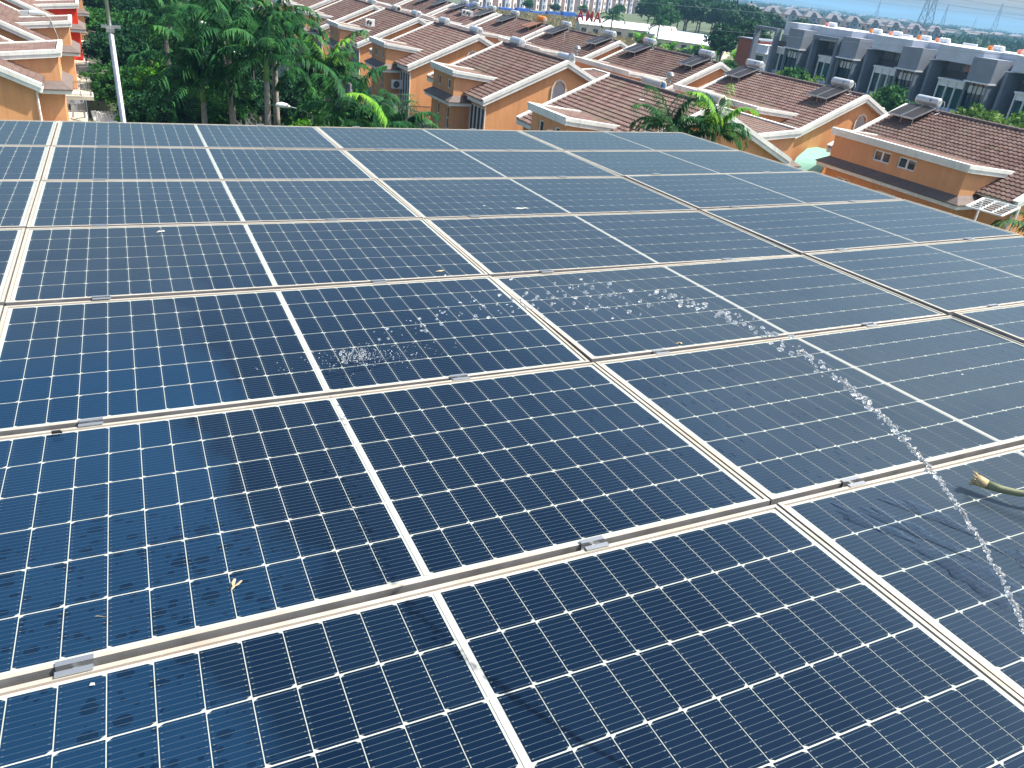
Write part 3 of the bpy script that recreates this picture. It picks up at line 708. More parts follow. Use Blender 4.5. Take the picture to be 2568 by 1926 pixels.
        st.add(r_d + r_e + r_f + r_c[:0], [(0, 4, 5, 1), (1, 5, 6, 2), (2, 6, 7, 3), (4, 8, 9, 5), (5, 9, 10, 6), (6, 10, 11, 7)])
        st.build('skirt_trim', M['trim'], H)
    # eaves fascia beside the dormers
    for y0, y1, q0, q1 in ((.1, f0 - .3, E_ - .02, E_ + .06), (f1 + .3, L - .1, E_ - .02, E_ + .06), (.1, r0 - .3, -E_ - .06, -E_ + .02), (r1 + .3, L - .1, -E_ - .06, -E_ + .02)):
        if y1 > y0 + .2:
            ev = MB(sx); ev.box(q0, q1, y0, y1, zs(E_) - .36, zs(E_) - .04); ev.build('eaves_board', M['trim'], H)
    # balconies, glass doors, railings
    if detail_front:
        for y0, y1, near in ((.3, f0 + .1, True), (f1 - .1, L - .3, False)):
            bs = MB(sx); bs.prism([(5.9, y0), (8.2, y0), (8.2, y1 - .9 if near else y1), (7.4, y1), (5.9, y1)] if near else [(5.9, y0), (7.4, y0), (8.2, y0 + .9), (8.2, y1), (5.9, y1)], 'z', 5.36, 5.62)
            o = bs.build('balcony', M['cream'] if sx > 0 else M['concrete'], H)
            rl = MB(sx); path = [(8.1, y0 + .08), (8.1, y1 - .9 if near else y1 - .08)] + ([(7.4, y1)] if near else []); path = path if near else [(7.4, y0), (8.1, y0 + .9), (8.1, y1 - .08)]
            full = [(6.1, y0 + .08)] + path if near else path + [(6.1, y1 - .08)]
            for p, q in zip(full[:-1], full[1:]):
                rl.beam((*p, 6.6), (*q, 6.6), .06, .06); rl.beam((*p, 5.72), (*q, 5.72), .04, .04)
                d = math.hypot(q[0] - p[0], q[1] - p[1]); n_ = max(1, int(d / .13))
                for k in range(n_ + 1):
                    x, y = p[0] + (q[0] - p[0]) * k / n_, p[1] + (q[1] - p[1]) * k / n_
                    rl.box(x - .009, x + .009, y - .009, y + .009, 5.62, 6.6)
            rl.build('railing', M['galv'], o)
            hh = (.5, f0 + .05) if near else (f1 - .05, L - .5)
            window(H, sx, 'a', ga, hh[0], hh[1], 5.75, 8.3, 4, .2, fw=.10, name='glass_door', rails=0)
        lo = MB(sx); lo.box(6.4, 7.3, .3, L - .3, 5.1, 5.35); lo.build('string_course', M['lilac'], H)
    for bx, by in ((6.06, .14), (-6.06, .14)):
        dp = MB(sx); dp.tube([(bx - .0, by, zs(6) - .45), (bx, by, 5.0), (bx * 1.02, by, 3.3), (bx * 1.02, by, .1)], .05, 8); dp.build('downpipe', M['whiteframe'], H)
    # arched gable opening at the near gable
    ar = MB(sx); arch = [(-.62, ZR - 2.7), (.62, ZR - 2.7), (.62, ZR - 1.75), (.42, ZR - 1.35), (0, ZR - 1.18), (-.42, ZR - 1.35), (-.62, ZR - 1.75)]
    arch = [(x + .35, z) for x, z in arch]
    inn = [(.35 + (x - .35) * .82, ZR - 1.9 + (z - ZR + 1.9) * .86 - .02) for x, z in arch]
    ar.add([(x, .16, z) for x, z in arch] + [(x, .16, z) for x, z in inn] + [(x, .222, z) for x, z in arch] + [(x, .222, z) for x, z in inn],
           [(i, (i + 1) % 7, 7 + (i + 1) % 7, 7 + i) for i in range(7)] + [(i, 14 + i, 14 + (i + 1) % 7, (i + 1) % 7) for i in range(7)] + [(7 + i, 7 + (i + 1) % 7, 21 + (i + 1) % 7, 21 + i) for i in range(7)])
    o = ar.build('gable_vent', M['cream'], H)
    lv = MB(sx)
    zz0, zz1 = inn[0][1], inn[4][1]; k = 12
    for j in range(k):
        z0 = zz0 + (zz1 - zz0) * j / k; z1 = z0 + (zz1 - zz0) / k
        hw = .5 if z1 < ZR - 1.8 else max(.14, .5 - (z1 - (ZR - 1.8)) * 1.1)
        lv.add([(.35 - hw, .215, z0), (.35 + hw, .215, z0), (.35 + hw, .19, z1), (.35 - hw, .19, z1)], [(0, 1, 2, 3)])
    lv.build('louvre', M['lilac'], o)
    return H

TILT = R(1.6)
def place(H, X, Y, label, group):
    H.location = (X, Y, 0); H.rotation_euler = (0, 0, TILT)
    tag(H, label, 'house', group)
    return H
GA = 'orange terraced houses along the right side of the street'; GB = 'orange terraced houses of the second row'; GL = 'orange terraced houses along the left side of the street'
hA = make_house(-1, 10.8, (3.05, 7.6), (1.2, 9.4), detail_rear=False)
specA = [(35.1, 28.75, 'orange house whose brown roof rises right behind the solar panels at centre right'), (51.9, 28.6, 'orange house with two small dormer windows, directly left of the nearest right-hand house'),
         (67.6, 28.2, 'orange house in the middle of the right terrace with an outdoor unit on its balcony'), (82.6, 27.75, 'orange house above the bright green palm on the right side of the street'),
         (97.2, 27.2, 'orange house fifth along the right side of the street'), (112.2, 26.8, 'orange house sixth along the right side of the street, at the top edge'),
         (127.4, 26.4, 'orange house seventh along the right side of the street'), (142.6, 26, 'farthest orange house on the right side of the street')]
HA = []
for i, (Y, X, lb) in enumerate(specA):
    o = hA if i == 0 else copy_tree(hA); HA.append(place(o, X, Y, lb, GA))
hB = make_house(1, 13.4, (4.2, 9.2), (2.1, 12.0), detail_front=False)
specB = [(26.1, 48.9, 'large orange house with two double windows under a long white fascia, at the right edge'), (42.7, 48.2, 'orange house with an arched gable vent, left of the large right-edge house'),
         (59.0, 47.8, 'second-row house under three solar water heaters, centre right'), (74.0, 46.5, 'second-row house with two grey collectors, left of centre right'),
         (89.1, 46.2, 'second-row house with the orange-covered water heater'), (104.7, 46.0, 'second-row house with two outdoor units on its roof'), (120, 45.6, 'second-row house near the top edge, sixth from the right'), (135.3, 45.2, 'farthest house of the second row')]
HB = []
for i, (Y, X, lb) in enumerate(specB):
    o = hB if i == 0 else copy_tree(hB); HB.append(place(o, X, Y, lb, GB))
hL = make_house(1, 10.8, (3.05, 7.6), (1.2, 9.4), detail_rear=False)
specL = [(50.3, -10.35, 'nearest orange house at the left edge with a plant on its balcony'), (66.4, -10.3, 'orange house second from the front on the left with a pipe on its dormer roof'),
         (82.0, -10.2, 'house on the left whose dormer is painted bright red'), (97.4, -10.1, 'pale orange house beyond the red dormer on the left')]
HL = []
for i, (Y, X, lb) in enumerate(specL):
    o = hL if i == 0 else copy_tree(hL); HL.append(place(o, X, Y, lb, GL))
for ch in HL[2].children:
    if ch.name.startswith(('dormer', 'bay_wall')) and not ch.name.startswith('dormer_roof'):
        ch.data = ch.data.copy(); ch.data.materials[0] = M['red']; ch['label'] = 'bright red painted wall'
def hloc(H, a, b, z, sx):
    c, s = math.cos(TILT), math.sin(TILT); x = a * sx
    return (H.location.x + x * c - b * s, H.location.y + x * s + b * c, z)

# ------------------------------------------------------------------ solar water heaters
M['tank'] = simple('brushed_tank_steel', (.50, .54, .56), .35, .35, .06, 2); M['tankcap'] = simple('tank_end_cap', (.42, .46, .48), .4, .2, .1)
M['tankcream'] = simple('cream_painted_tank', (.52, .50, .44), .5, .1, .08); M['tankblue'] = simple('blue_end_cap', (.04, .16, .32), .5)
M['orangetarp'] = simple('orange_cover', (.75, .24, .03), .7, 0, .2, 5); M['bluecoll'] = simple('blue_collector_glass', (.06, .09, .2), .2, 0, .1)
def coll_mat():
    t = NT('dark_collector_glass'); n = t.noise(t.mapping(t.coord(), (.6, 2, 1)), 1.4, 3)
    t.set(Base_Color=t.mix(n, (.010, .010, .010), (.04, .035, .03)), Roughness=.42); t.b.inputs['Specular IOR Level'].default_value = .25; return t.m
M['coll'] = coll_mat(); M['browncoll'] = simple('rusty_brown_collector', (.20, .10, .06), .6, 0, .25, 3)
def tank_parts(e, sx, length=1.75, r=.29, mat='tank', cap='tankcap', zc=.52, az=0.0):
    mb = MB(sx); mb.smooth = False; pts = []; rr = []
    for y, q in ((-length / 2, .82), (-length / 2 + .03, .95), (-length / 2 + .08, 1), (length / 2 - .08, 1), (length / 2 - .03, .95), (length / 2, .82)):
        pts.append((az, y, zc)); rr.append(r * q)
    mb.tube(pts, rr, 20); o = mb.build('tank', M[mat], e)
    for p in o.data.polygons: p.use_smooth = len(p.vertices) == 4
    mb = MB(sx)
    mb.tube([(az, -length / 2 - .012, zc), (az, -length / 2 + .004, zc)], [r * .6, r * .64], 16); mb.tube([(az, -length / 2 - .05, zc + .05), (az, -length / 2 - .01, zc + .05)], .04, 8)
    mb.build('end_cap', M[cap], e)
    mb = MB(sx)
    for y in (-length * .3, length * .3):
        mb.beam((az - .2, y, zc - r * .8), (az - .3, y, -.05), .035, .035); mb.beam((az + .2, y, zc - r * .8), (az + .32, y, -.12), .035, .035); mb.beam((az - .3, y, .02), (az + .32, y, -.05), .03, .03)
    mb.build('stand', M['galv'], e)
def make_heater(sx, mat='tank', collmat='coll', rust=False):
    """collectors lie on the slope whose |a| grows toward -a (rear side of second-row houses)"""
    e = empty('solar_water_heater')
    tank_parts(e, sx, 1.75, .29, mat, zc=.50)
    sl = SL * .82
    for k, y0 in enumerate((-1.0, .03)):
        cf = MB(sx); g_ = MB(sx); y1 = y0 + .97; a0, a1 = -.38, -2.28
        za = lambda a: .20 + (a + .38) * sl
        q = [(a0, y0, za(a0)), (a0, y1, za(a0)), (a1, y1, za(a1)), (a1, y0, za(a1))]
        cf.add(q + [(x, y, z - .09) for x, y, z in q], [(0, 1, 2, 3), (7, 6, 5, 4), (0, 4, 5, 1), (1, 5, 6, 2), (2, 6, 7, 3), (3, 7, 4, 0)])
        o = cf.build('collector', M['galv'] if not rust else M['rust'], e)
        i = .035; q = [(a0 - i, y0 + i, za(a0 - i)), (a0 - i, y1 - i, za(a0 - i)), (a1 + i, y1 - i, za(a1 + i)), (a1 + i, y0 + i, za(a1 + i))]
        g_.add([(x, y, z + .004) for x, y, z in q], [(0, 1, 2, 3)]); g_.build('collector_glass', M[collmat], o)
    lg = MB(sx)
    for y in (-.9, 0, .92):
        zz = .20 + (-2.1 + .38) * sl; zr_ = -SL * 2.1 + .03
        lg.beam((-2.1, y, zz - .09), (-2.1, y, zr_ - .02), .03, .03)
    lg.beam((-2.1, -.95, zz - .11), (-2.1, .97, zz - .11), .03, .03)
    lg.build('legs', M['galv'], e)
    pp = MB(sx); pp.tube([(.05, -.87, .62), (.05, -1.15, .62), (.05, -1.22, .4), (-.1, -1.25, -.02), (-.6, -1.2, -.2)], .018, 6); pp.tube([(-.3, -1.02, .02), (-.3, -1.16, .02), (-.28, -1.16, .3)], .02, 6)
    pp.build('pipe', M['whiteframe'], e)
    return e
GH = 'solar water heaters on the second-row roofs'
h0 = make_heater(1); used = False
heat = [(0, 11.9, 'grey solar water heater with brownish collectors on the right-edge house'), (1, 2.6, 'grey solar water heater beside the gable of the second house from the right'), (1, 12.2, 'silver tan-banded solar water heater on the far end of the same roof'),
        (2, 2.3, 'silver solar water heater near the near gable of the third second-row house'), (2, 11.3, 'solar water heater with a red-banded tank'), (3, 2.2, 'solar water heater on the fourth second-row house, right one'), (3, 11.5, 'solar water heater on the fourth second-row house, left one'),
        (4, 9.9, 'solar water heater with bluish collectors on the fifth second-row house'), (5, 1.8, 'solar water heater on the sixth second-row house, nearest its gable'), (5, 7.2, 'solar water heater in the middle of the sixth second-row house'), (5, 11.0, 'solar water heater on the sixth second-row house, left one'),
        (6, 3.0, 'solar water heater on the seventh second-row house, right one'), (6, 9.5, 'solar water heater on the seventh second-row house, left one')]
for i, (k, b, lb) in enumerate(heat):
    o = copy_tree(h0) if used else h0; used = True
    o.location = hloc(HB[k], .05, b, ZR + .06, 1); o.rotation_euler = (0, 0, TILT); tag(o, lb, 'water heater', GH)
    if k in (1, 2, 3) and b > 9:
        mb = MB(); mb.tube([(0, .70, .50), (0, .84, .50)], .296, 20, False); mb.build('band', M['red'] if k == 2 else simple('tan_band', (.45, .30, .2), .6), o)
    if i in (0, 4, 2, 6):        # the letter on the tank, facing the array
        cu = bpy.data.curves.new('tank_letter', 'FONT'); cu.body = 'F'; cu.size = .34; cu.extrude = .002; cu.align_x = 'CENTER'; cu.align_y = 'CENTER'
        tmp = bpy.data.objects.new('tmp', cu); COL.objects.link(tmp); dg = bpy.context.evaluated_depsgraph_get(); me = bpy.data.meshes.new_from_object(tmp.evaluated_get(dg)); bpy.data.objects.remove(tmp)
        me.materials.clear(); me.materials.append(M['skin_black'])
        q = link('letter_mark', me, o, (-.285, -.35, .55)); q.rotation_euler = (R(82), 0, R(-90))
o = make_heater(1, 'orangetarp', 'browncoll', True); o.location = hloc(HB[4], .05, 2.6, ZR + .06, 1); o.rotation_euler = (0, 0, TILT)
tag(o, 'rusty solar water heater whose tank is wrapped in an orange cover', 'water heater', GH)
# tanks on the ridges of the front row
def ridge_tank(k, a, b, length, r, mat, cap, label, dz=.0):
    e = empty('water_tank', hloc(HA[k], a, b, zs(a) + .05 + dz, -1), TILT); tank_parts(e, -1, length, r, mat, cap, zc=r + .12); tag(e, label, 'water tank', 'water tanks on the front-row ridges'); return e
ridge_tank(0, -.75, 7.0, 2.0, .30, 'tankcream', 'tankblue', 'cream water tank with a blue end cap behind the ridge of the nearest right-hand house')
ridge_tank(0, -.8, 1.6, 2.1, .36, 'tankcream', 'darkmetal', 'large cream water tank with a dark open end, nearest on the right-hand ridge')
ridge_tank(1, -.65, 1.5, 1.8, .28, 'tank', 'galv', 'silver water tank behind the white gable peak, under round metal vents')
ridge_tank(1, -.35, 8.9, 1.7, .33, 'tank', 'tankcap', 'grey drum-shaped water tank at the far end of the second ridge, banded')
ridge_tank(2, -.3, 8.9, 1.6, .33, 'tank', 'tankcap', 'grey drum tank at the far end of the third ridge')
ridge_tank(2, -.45, 1.7, 1.7, .33, 'tank', 'galv', 'grey drum tank near the gable peak of the third right-hand house')
ridge_tank(3, -.4, 8.3, 1.7, .3, 'tankcream', 'darkmetal', 'cream tank with a black open end on the fourth ridge')
ridge_tank(3, -.5, 2.2, 1.6, .33, 'tank', 'galv', 'grey drum tank near the gable of the fourth right-hand house')
ridge_tank(4, -.5, 2.4, 1.6, .33, 'tank', 'galv', 'grey drum tank on the fifth right-hand ridge')
# round vents (metal turbine balls) on two ridges
def vent_ball(loc, label):
    mb = MB(); n = 14
    prof = [(.0, 0), (.11, .0), (.11, .22), (.17, .25), (.24, .36), (.25, .46), (.19, .58), (.08, .64), (0, .65)]
    for i in range(len(prof) - 1):
        for k in range(n):
            a0, a1 = 2 * math.pi * k / n, 2 * math.pi * (k + .8) / n; (r0, z0), (r1, z1) = prof[i], prof[i + 1]
            b = len(mb.v); mb.v += [(r0 * math.cos(a0), r0 * math.sin(a0), z0), (r0 * math.cos(a1), r0 * math.sin(a1), z0), (r1 * math.cos(a1) * .97, r1 * math.sin(a1) * .97, z1), (r1 * math.cos(a0), r1 * math.sin(a0), z1)]; mb.f.append((b, b + 1, b + 2, b + 3))
    tag(mb.build('roof_vent', M['galv'], loc=loc), label, 'roof vent', 'round metal roof vents')
vent_ball(hloc(HA[1], -.75, .9, ZR - .1, -1), 'shiny round metal vent below, beside the gable peak of the second right-hand house')
vent_ball(hloc(HA[1], -.9, .5, ZR + .45, -1), 'shiny round metal vent above, beside the gable peak of the second right-hand house')
vent_ball(hloc(HA[0], -.9, 5.7, ZR + .35, -1), 'round metal vent above the blue-ended tank of the nearest right-hand house')

# ------------------------------------------------------------------ outdoor units, pipes, plants and small roof things
def ac_unit(loc, rz, label, s=1.0):
    e = empty('air_conditioner', loc, rz); e.scale = (s, s, s); tag(e, label, 'air conditioner', 'outdoor air-conditioner units')
    mb = MB(); mb.box(-.42, .42, -.16, .16, 0, .62); mb.build('casing', M['whiteframe'], e, bevel=.015)
    mb = MB(); mb.tube([(-.1, -.165, .31), (-.1, -.172, .31)], .245, 24); mb.build('fan_recess', M['darkmetal'], e)
    mb = MB()
    for r in (.06, .12, .18, .245):
        mb.tube([(-.1 + r * math.cos(k / 20 * 6.2832), -.18, .31 + r * math.sin(k / 20 * 6.2832)) for k in range(21)], .006, 4, False)
    for k in range(8): mb.beam((-.1, -.18, .31), (-.1 + .25 * math.cos(k * .785), -.18, .31 + .25 * math.sin(k * .785)), .008, .008)
    mb.build('fan_grille', M['galv'], e)
    mb = MB(); mb.box(-.34, -.28, -.18, .18, -.06, -.001); mb.box(.28, .34, -.18, .18, -.06, -.001); mb.build('feet', M['galv'], e)
ac_unit(hloc(HA[2], 6.35, 2.55, 6.75, -1), TILT, 'grey outdoor unit hanging in the balcony of the third right-hand house', 1.15)
ac_unit(hloc(HL[0], 6.7, 2.7, 5.75, 1), TILT, 'white outdoor unit on the balcony at the left, beside a plant', 1.2)
ac_unit(hloc(HA[3], 4.1, 3.2, zs(4.1) + .5, -1), TILT, 'boxy grey outdoor unit on the dormer of the fourth right-hand house', 1.1)
ac_unit(hloc(HB[5], -2.3, 5.2, zs(2.3) + .15, 1), TILT - .2, 'left one of the two outdoor units standing on the second-row roof', 1.15)
ac_unit(hloc(HB[5], -2.3, 4.0, zs(2.3) + .15, 1), TILT - .2, 'right one of the two outdoor units standing on the second-row roof', 1.15)
mb = MB(); p0 = hloc(HL[1], 6.0, 3.2, 10.4, 1); p0 = Vector(p0)
mb.tube([p0 + Vector((-1.2, .3, .15)), p0 + Vector((-.2, .2, .2)), p0 + Vector((.1, -.1, .0)), p0 + Vector((.35, -.35, -.9)), p0 + Vector((.5, -.3, -1.6))], .045, 8)
o = mb.build('pipe', M['palmbark']); tag(o, 'bent pale pipe hanging over the dormer fascia on the left', 'pipe')
mb = MB(); c0 = Vector(hloc(HL[1], 5.2, 4.0, 10.42, 1)); mb.tube([c0 + Vector((-.4, 0, .22)), c0 + Vector((.4, 0, .22))], .2, 14); mb.box(c0.x - .95, c0.x - .45, c0.y - .2, c0.y + .2, c0.z + .02, c0.z + .35)
tag(mb.build('roof_box', M['tank']), 'small metal drum and box on the dormer roof at the left', 'box')
for i, (k, a, b, h, lb) in enumerate([(0, 3.6, 1.9, 1.9, 'thin mast standing on the tiles of the nearest right-hand house'), (2, 0, 0, 0, ''), ]):
    if not h: continue
    p = Vector(hloc(HA[k], a, b, zs(a), -1)); mb = MB(); mb.tube([p, p + Vector((.02, 0, h))], .016, 6); mb.tube([p + Vector((-.12, 0, h * .8)), p + Vector((.14, 0, h * .8))], .01, 5)
    tag(mb.build('mast', M['galv']), lb, 'mast')
for k, a, b, h, lb in ((2, -4.6, 6.3, 2.1, 'thin mast rising from the white fascia below the paired collectors, left'), (3, -5.2, 3.0, 2.2, 'thin mast near the second-row fascia, left of the silver tank')):
    pass
p = Vector(hloc(HB[3], -6.8, 6.0, zs(4) - .2, 1)); mb = MB(); mb.tube([p, p + Vector((.15, 0, 2.6))], .022, 6); tag(mb.build('mast', M['galv']), 'thin leaning mast on the fascia of the fourth second-row house', 'mast')
p = Vector(hloc(HB[3], -5.2, 2.4, zs(4) - .2, 1)); mb = MB(); mb.tube([p, p + Vector((-.05, 0, 2.4))], .022, 6); tag(mb.build('mast', M['galv']), 'thin straight mast near the gable of the fourth second-row house', 'mast')
# mint awning between the two right-hand houses, and the white lattice
def awning():
    q = [Vector(v) for v in ((44.7, 43.3, 8.1), (45.3, 41.6, 8.1), (42.0, 39.2, 7.9), (40.6, 40.6, 7.9))]
    e = empty('awning', q[0]); tag(e, 'mint green awning with a rounded front edge between the two right-hand houses', 'awning')
    n = 12; v = []; f = []
    for i in range(n + 1):
        t_ = i / n; drop = -.9 * max(0, t_ - .72) ** 1.5 * 6
        for s_ in range(9):
            u_ = s_ / 8; a = q[0].lerp(q[1], u_); b = q[3].lerp(q[2], u_); p = a.lerp(b, min(t_, .98)) + Vector((0, 0, drop - t_ * .35 + .015 * math.sin(s_ * 3.1))); v.append(p - q[0])
    for i in range(n):
        for s_ in range(8): a = i * 9 + s_; f.append((a, a + 1, a + 10, a + 9))
    me = bpy.data.meshes.new('canopy'); me.from_pydata(v, [], f); me.materials.append(M['mint']); me.polygons.foreach_set('use_smooth', [True] * len(f)); link('canopy', me, e)
    mb = MB()
    for s_ in (0, 1):
        a = (q[0] if s_ == 0 else q[1]) - q[0]; b = (q[3] if s_ == 0 else q[2]) - q[0]
        mb.tube([a + Vector((0, 0, -.05)), b + Vector((0, 0, -.9)), b + Vector((0, 0, -2.2))], .03, 6)
    mb.build('frame', M['darkmetal'], e)
awning()
def lattice():
    k_ = .885; e = empty('pergola', (44 * k_, 28 * k_, 17 - 9 * k_)); tag(e, 'white metal lattice grille projecting at the right edge below the tiles', 'pergola')
    a, b, c, d = [Vector(v) * k_ for v in ((-1.7, .4, 0), (1.8, 1.9, 0), (2.3, -.1, 0), (-1.3, -1.5, 0))]
    fr = MB(); la = MB()
    for p, q in ((a, b), (b, c), (c, d), (d, a)): fr.beam(p, q, .07, .07)
    fr.build('frame', M['whiteframe'], e)
    def P(u, v_): return a.lerp(b, u).lerp(d.lerp(c, u), v_)
    for r in range(3):       # honeycomb-like cells
        for k in range(6):
            u0, u1 = k / 6, (k + 1) / 6; v0, v1 = r / 3, (r + 1) / 3; off = .5 * (r % 2) / 6
            pts = [P(min(1, u0 + off), v0), P(min(1, (u0 + u1) / 2 + off), v0 + .06), P(min(1, u1 + off), v0)]
            for p, q in zip(pts[:-1], pts[1:]): la.beam(p, q, .04, .04)
            la.beam(P(min(1, u0 + off), v0), P(min(1, u0 + off), v1), .04, .04)
    la.build('lattice', M['whiteframe'], e)
    mb = MB(); mb.beam(c, c + Vector((0, 0, -4)), .08, .08); mb.beam(b, b + Vector((0, 0, -4)), .08, .08); mb.build('post', M['whiteframe'], e)
lattice()

# ------------------------------------------------------------------ vegetation
def leaf_cloud(n, radii, size, lumps=9, seed=0, flat=.75, zmin=-.6):
    """small leaf quads gathered in clumps through an uneven crown"""
    g = np.random.default_rng(seed)
    c = g.normal(0, 1, (lumps, 3)); c /= np.linalg.norm(c, axis=1)[:, None]; c *= g.uniform(.25, .72, (lumps, 1)); c[:, 2] = np.abs(c[:, 2]) * .9 - .25
    lr = g.uniform(.26, .5, lumps)
    per = n // lumps; P = []
    for i in range(lumps):
        d = g.normal(0, 1, (per, 3)); d /= np.linalg.norm(d, axis=1)[:, None]
        sub = g.normal(0, 1, (14, 3)); sub /= np.linalg.norm(sub, axis=1)[:, None]
        k = np.argmax(d @ sub.T, axis=1); d = d * .55 + sub[k] * .45; d /= np.linalg.norm(d, axis=1)[:, None]
        r = lr[i] * g.uniform(.55, 1.0, (per, 1)) ** .5 * (1 + .16 * g.normal(0, 1, (per, 1)))
        P.append(c[i] + d * r * np.array([1, 1, flat]))
    P = np.vstack(P) * np.array(radii)
    m = len(P); s = size * g.uniform(.6, 1.35, (m, 1))
    nrm = g.normal(0, 1, (m, 3)) + np.array([0, 0, .9]) + P / np.linalg.norm(radii) * 1.5; nrm /= np.linalg.norm(nrm, axis=1)[:, None]
    t = np.cross(nrm, g.normal(0, 1, (m, 3))); t /= np.linalg.norm(t, axis=1)[:, None]; b = np.cross(nrm, t)
    V = np.stack([P - t * s, P + b * s * .45 - t * s * .1, P + t * s, P - b * s * .45 - t * s * .1], 1).reshape(-1, 3)
    return V, np.arange(m * 4).reshape(-1, 4)
def crown_mesh(n, radii, size, mat, **kw):
    V, F = leaf_cloud(n, radii, size, **kw); return raw_mesh('crown', V, F, M[mat])
def trunk_mesh(h, r, seed, crown_h):
    g = random.Random(seed); mb = MB(); pts = [(0, 0, -.1), (g.uniform(-.1, .1), g.uniform(-.1, .1), h * .4), (g.uniform(-.25, .25), g.uniform(-.25, .25), h)]
    mb.tube(pts, [r, r * .75, r * .5], 8)
    for k in range(6):
        a = k * 1.05 + g.random(); l = crown_h * g.uniform(.35, .7); z0 = h * g.uniform(.6, .95)
        mb.tube([(0, 0, z0), (math.cos(a) * l * .5, math.sin(a) * l * .5, z0 + l * .45), (math.cos(a) * l, math.sin(a) * l, z0 + l * .7)], [r * .4, r * .25, r * .08], 5)
    return mb.mesh('trunk', M['bark'])
TREES = {}
def tree_proto(key, n, rad, size, mat, h, tr, seed, **kw): TREES[key] = (crown_mesh(n, rad, size, mat, seed=seed, **kw), trunk_mesh(h, tr, seed, rad[2]), h, rad)
tree_proto('near1', 9000, (3.4, 3.4, 2.9), .15, 'leaf', 5.0, .2, 1, lumps=12)
tree_proto('near2', 9000, (3.2, 3.0, 3.2), .14, 'leafdark', 5.2, .2, 2, lumps=13)
tree_proto('near3', 8000, (2.8, 2.8, 2.5), .15, 'leafbright', 4.4, .16, 3, lumps=11)
tree_proto('mid1', 4200, (4.2, 4.2, 3.4), .30, 'leafdark', 5.0, .25, 4, lumps=13)
tree_proto('mid2', 4200, (4.2, 4.0, 3.2), .28, 'leafolive', 4.0, .2, 5, lumps=12)
tree_proto('mid3', 4200, (3.8, 4.2, 3.6), .30, 'leaf', 5.0, .25, 6, lumps=12)
tree_proto('far1', 2400, (8, 8, 7.5), .75, 'leafdark', 7, .4, 7, lumps=15)
tree_proto('far2', 2400, (7.5, 8, 8.5), .7, 'leaf', 7, .4, 8, lumps=15)
tree_proto('bush', 2600, (1.8, 1.8, 1.2), .13, 'leaf', .8, .08, 9, lumps=8)
tree_proto('bushy', 2600, (1.7, 1.8, 1.3), .13, 'leafbright', .8, .08, 10, lumps=8)
def tree(key, x, y, s=1.0, z=0, cat='tree', name='leafy_tree', group=None, label=None, rz=None, sz=1.0):
    cm, tm, h, rad = TREES[key]
    e = empty(name, (x, y, z), rz if rz is not None else rng.uniform(0, 6.28)); e.scale = (s, s, s * sz)
    link('trunk', tm, e); link('crown', cm, e, (0, 0, h + rad[2] * .35)); tag(e, label, cat, group); return e

# palms: fronds with drooping leaflets
def frond_arrays(g, length, az, el, droop, leafl, nl=34, width=.045):
    V = []; F = []
    n = 12; pts = []; x = z = 0; a = el; st = length / n
    for i in range(n + 1):
        pts.append((x, z)); x += math.cos(a) * st; z += math.sin(a) * st; a -= droop / n * (.5 + 1.4 * i / n)
    ca, sa = math.cos(az), math.sin(az)
    def W(p, side=0.0, dz=0.0, fwd=0.0): return (ca * (p[0] + fwd) - sa * side, sa * (p[0] + fwd) + ca * side, p[1] + dz)
    for i in range(n):       # rachis
        w0 = .035 * (1 - i / n * .8); b = len(V); V += [W(pts[i], -w0), W(pts[i], w0), W(pts[i + 1], w0 * .8), W(pts[i + 1], -w0 * .8)]; F.append((b, b + 1, b + 2, b + 3))
    for k in range(nl):
        t = .16 + .84 * k / (nl - 1); f = t * n; i = min(int(f), n - 1); fr = f - i
        p = (pts[i][0] * (1 - fr) + pts[i + 1][0] * fr, pts[i][1] * (1 - fr) + pts[i + 1][1] * fr)
        L_ = leafl * (max(.05, math.sin(min(.98, t * 1.15 + .1) * 3.1416)) ** .45 if t < .8 else 1.05 - .65 * (t - .8) / .2 * 1.0) * g.uniform(.85, 1.1)
        for s in (-1, 1):
            sw = g.uniform(.25, .55); dz = -L_ * g.uniform(.35, .75); w_ = width * g.uniform(.8, 1.2)
            a0 = W(p, 0); m0 = W(p, s * L_ * .5, dz * .18 + .03, L_ * sw * .45); e0 = W(p, s * L_ * .86, dz, L_ * sw)
            b = len(V)
            V += [(a0[0] - ca * w_ * .5, a0[1] - sa * w_ * .5, a0[2]), (a0[0] + ca * w_ * .5, a0[1] + sa * w_ * .5, a0[2]), (m0[0] + ca * w_, m0[1] + sa * w_, m0[2]), (m0[0] - ca * w_, m0[1] - sa * w_, m0[2]), e0, (e0[0] + ca * .01, e0[1] + sa * .01, e0[2])]
            F += [(b, b + 1, b + 2, b + 3), (b + 3, b + 2, b + 5, b + 4)]
    return V, F
def palm_crown(seed, nf=15, length=3.7, leafl=1.0, mat='palmleaf', up=False, nl=28, width=.075):
    g = random.Random(seed); V = []; F = []
    for k in range(nf):
        tier = k / nf; az = k * 2.399 + g.uniform(-.25, .25)
        el = R(82 - 92 * tier + g.uniform(-8, 8)) if not up else R(86 - 30 * tier)
        v, f = frond_arrays(g, length * g.uniform(.85, 1.08), az, el, R(g.uniform(85, 125)) * (.75 if tier < .2 else 1), leafl, nl, width)
        b = len(V); V += v; F += [tuple(i + b for i in q) for q in f]
    return raw_mesh('crown', V, F, M[mat])
PC = [palm_crown(1), palm_crown(2, 13), palm_crown(3, 17, 4.0, 1.05), palm_crown(4, 12, 3.4)]
PCB = palm_crown(9, 5, 2.9, .55, 'palmbright', True)
PCF = palm_crown(21, 13, 3.6, .9, nl=16, width=.12)
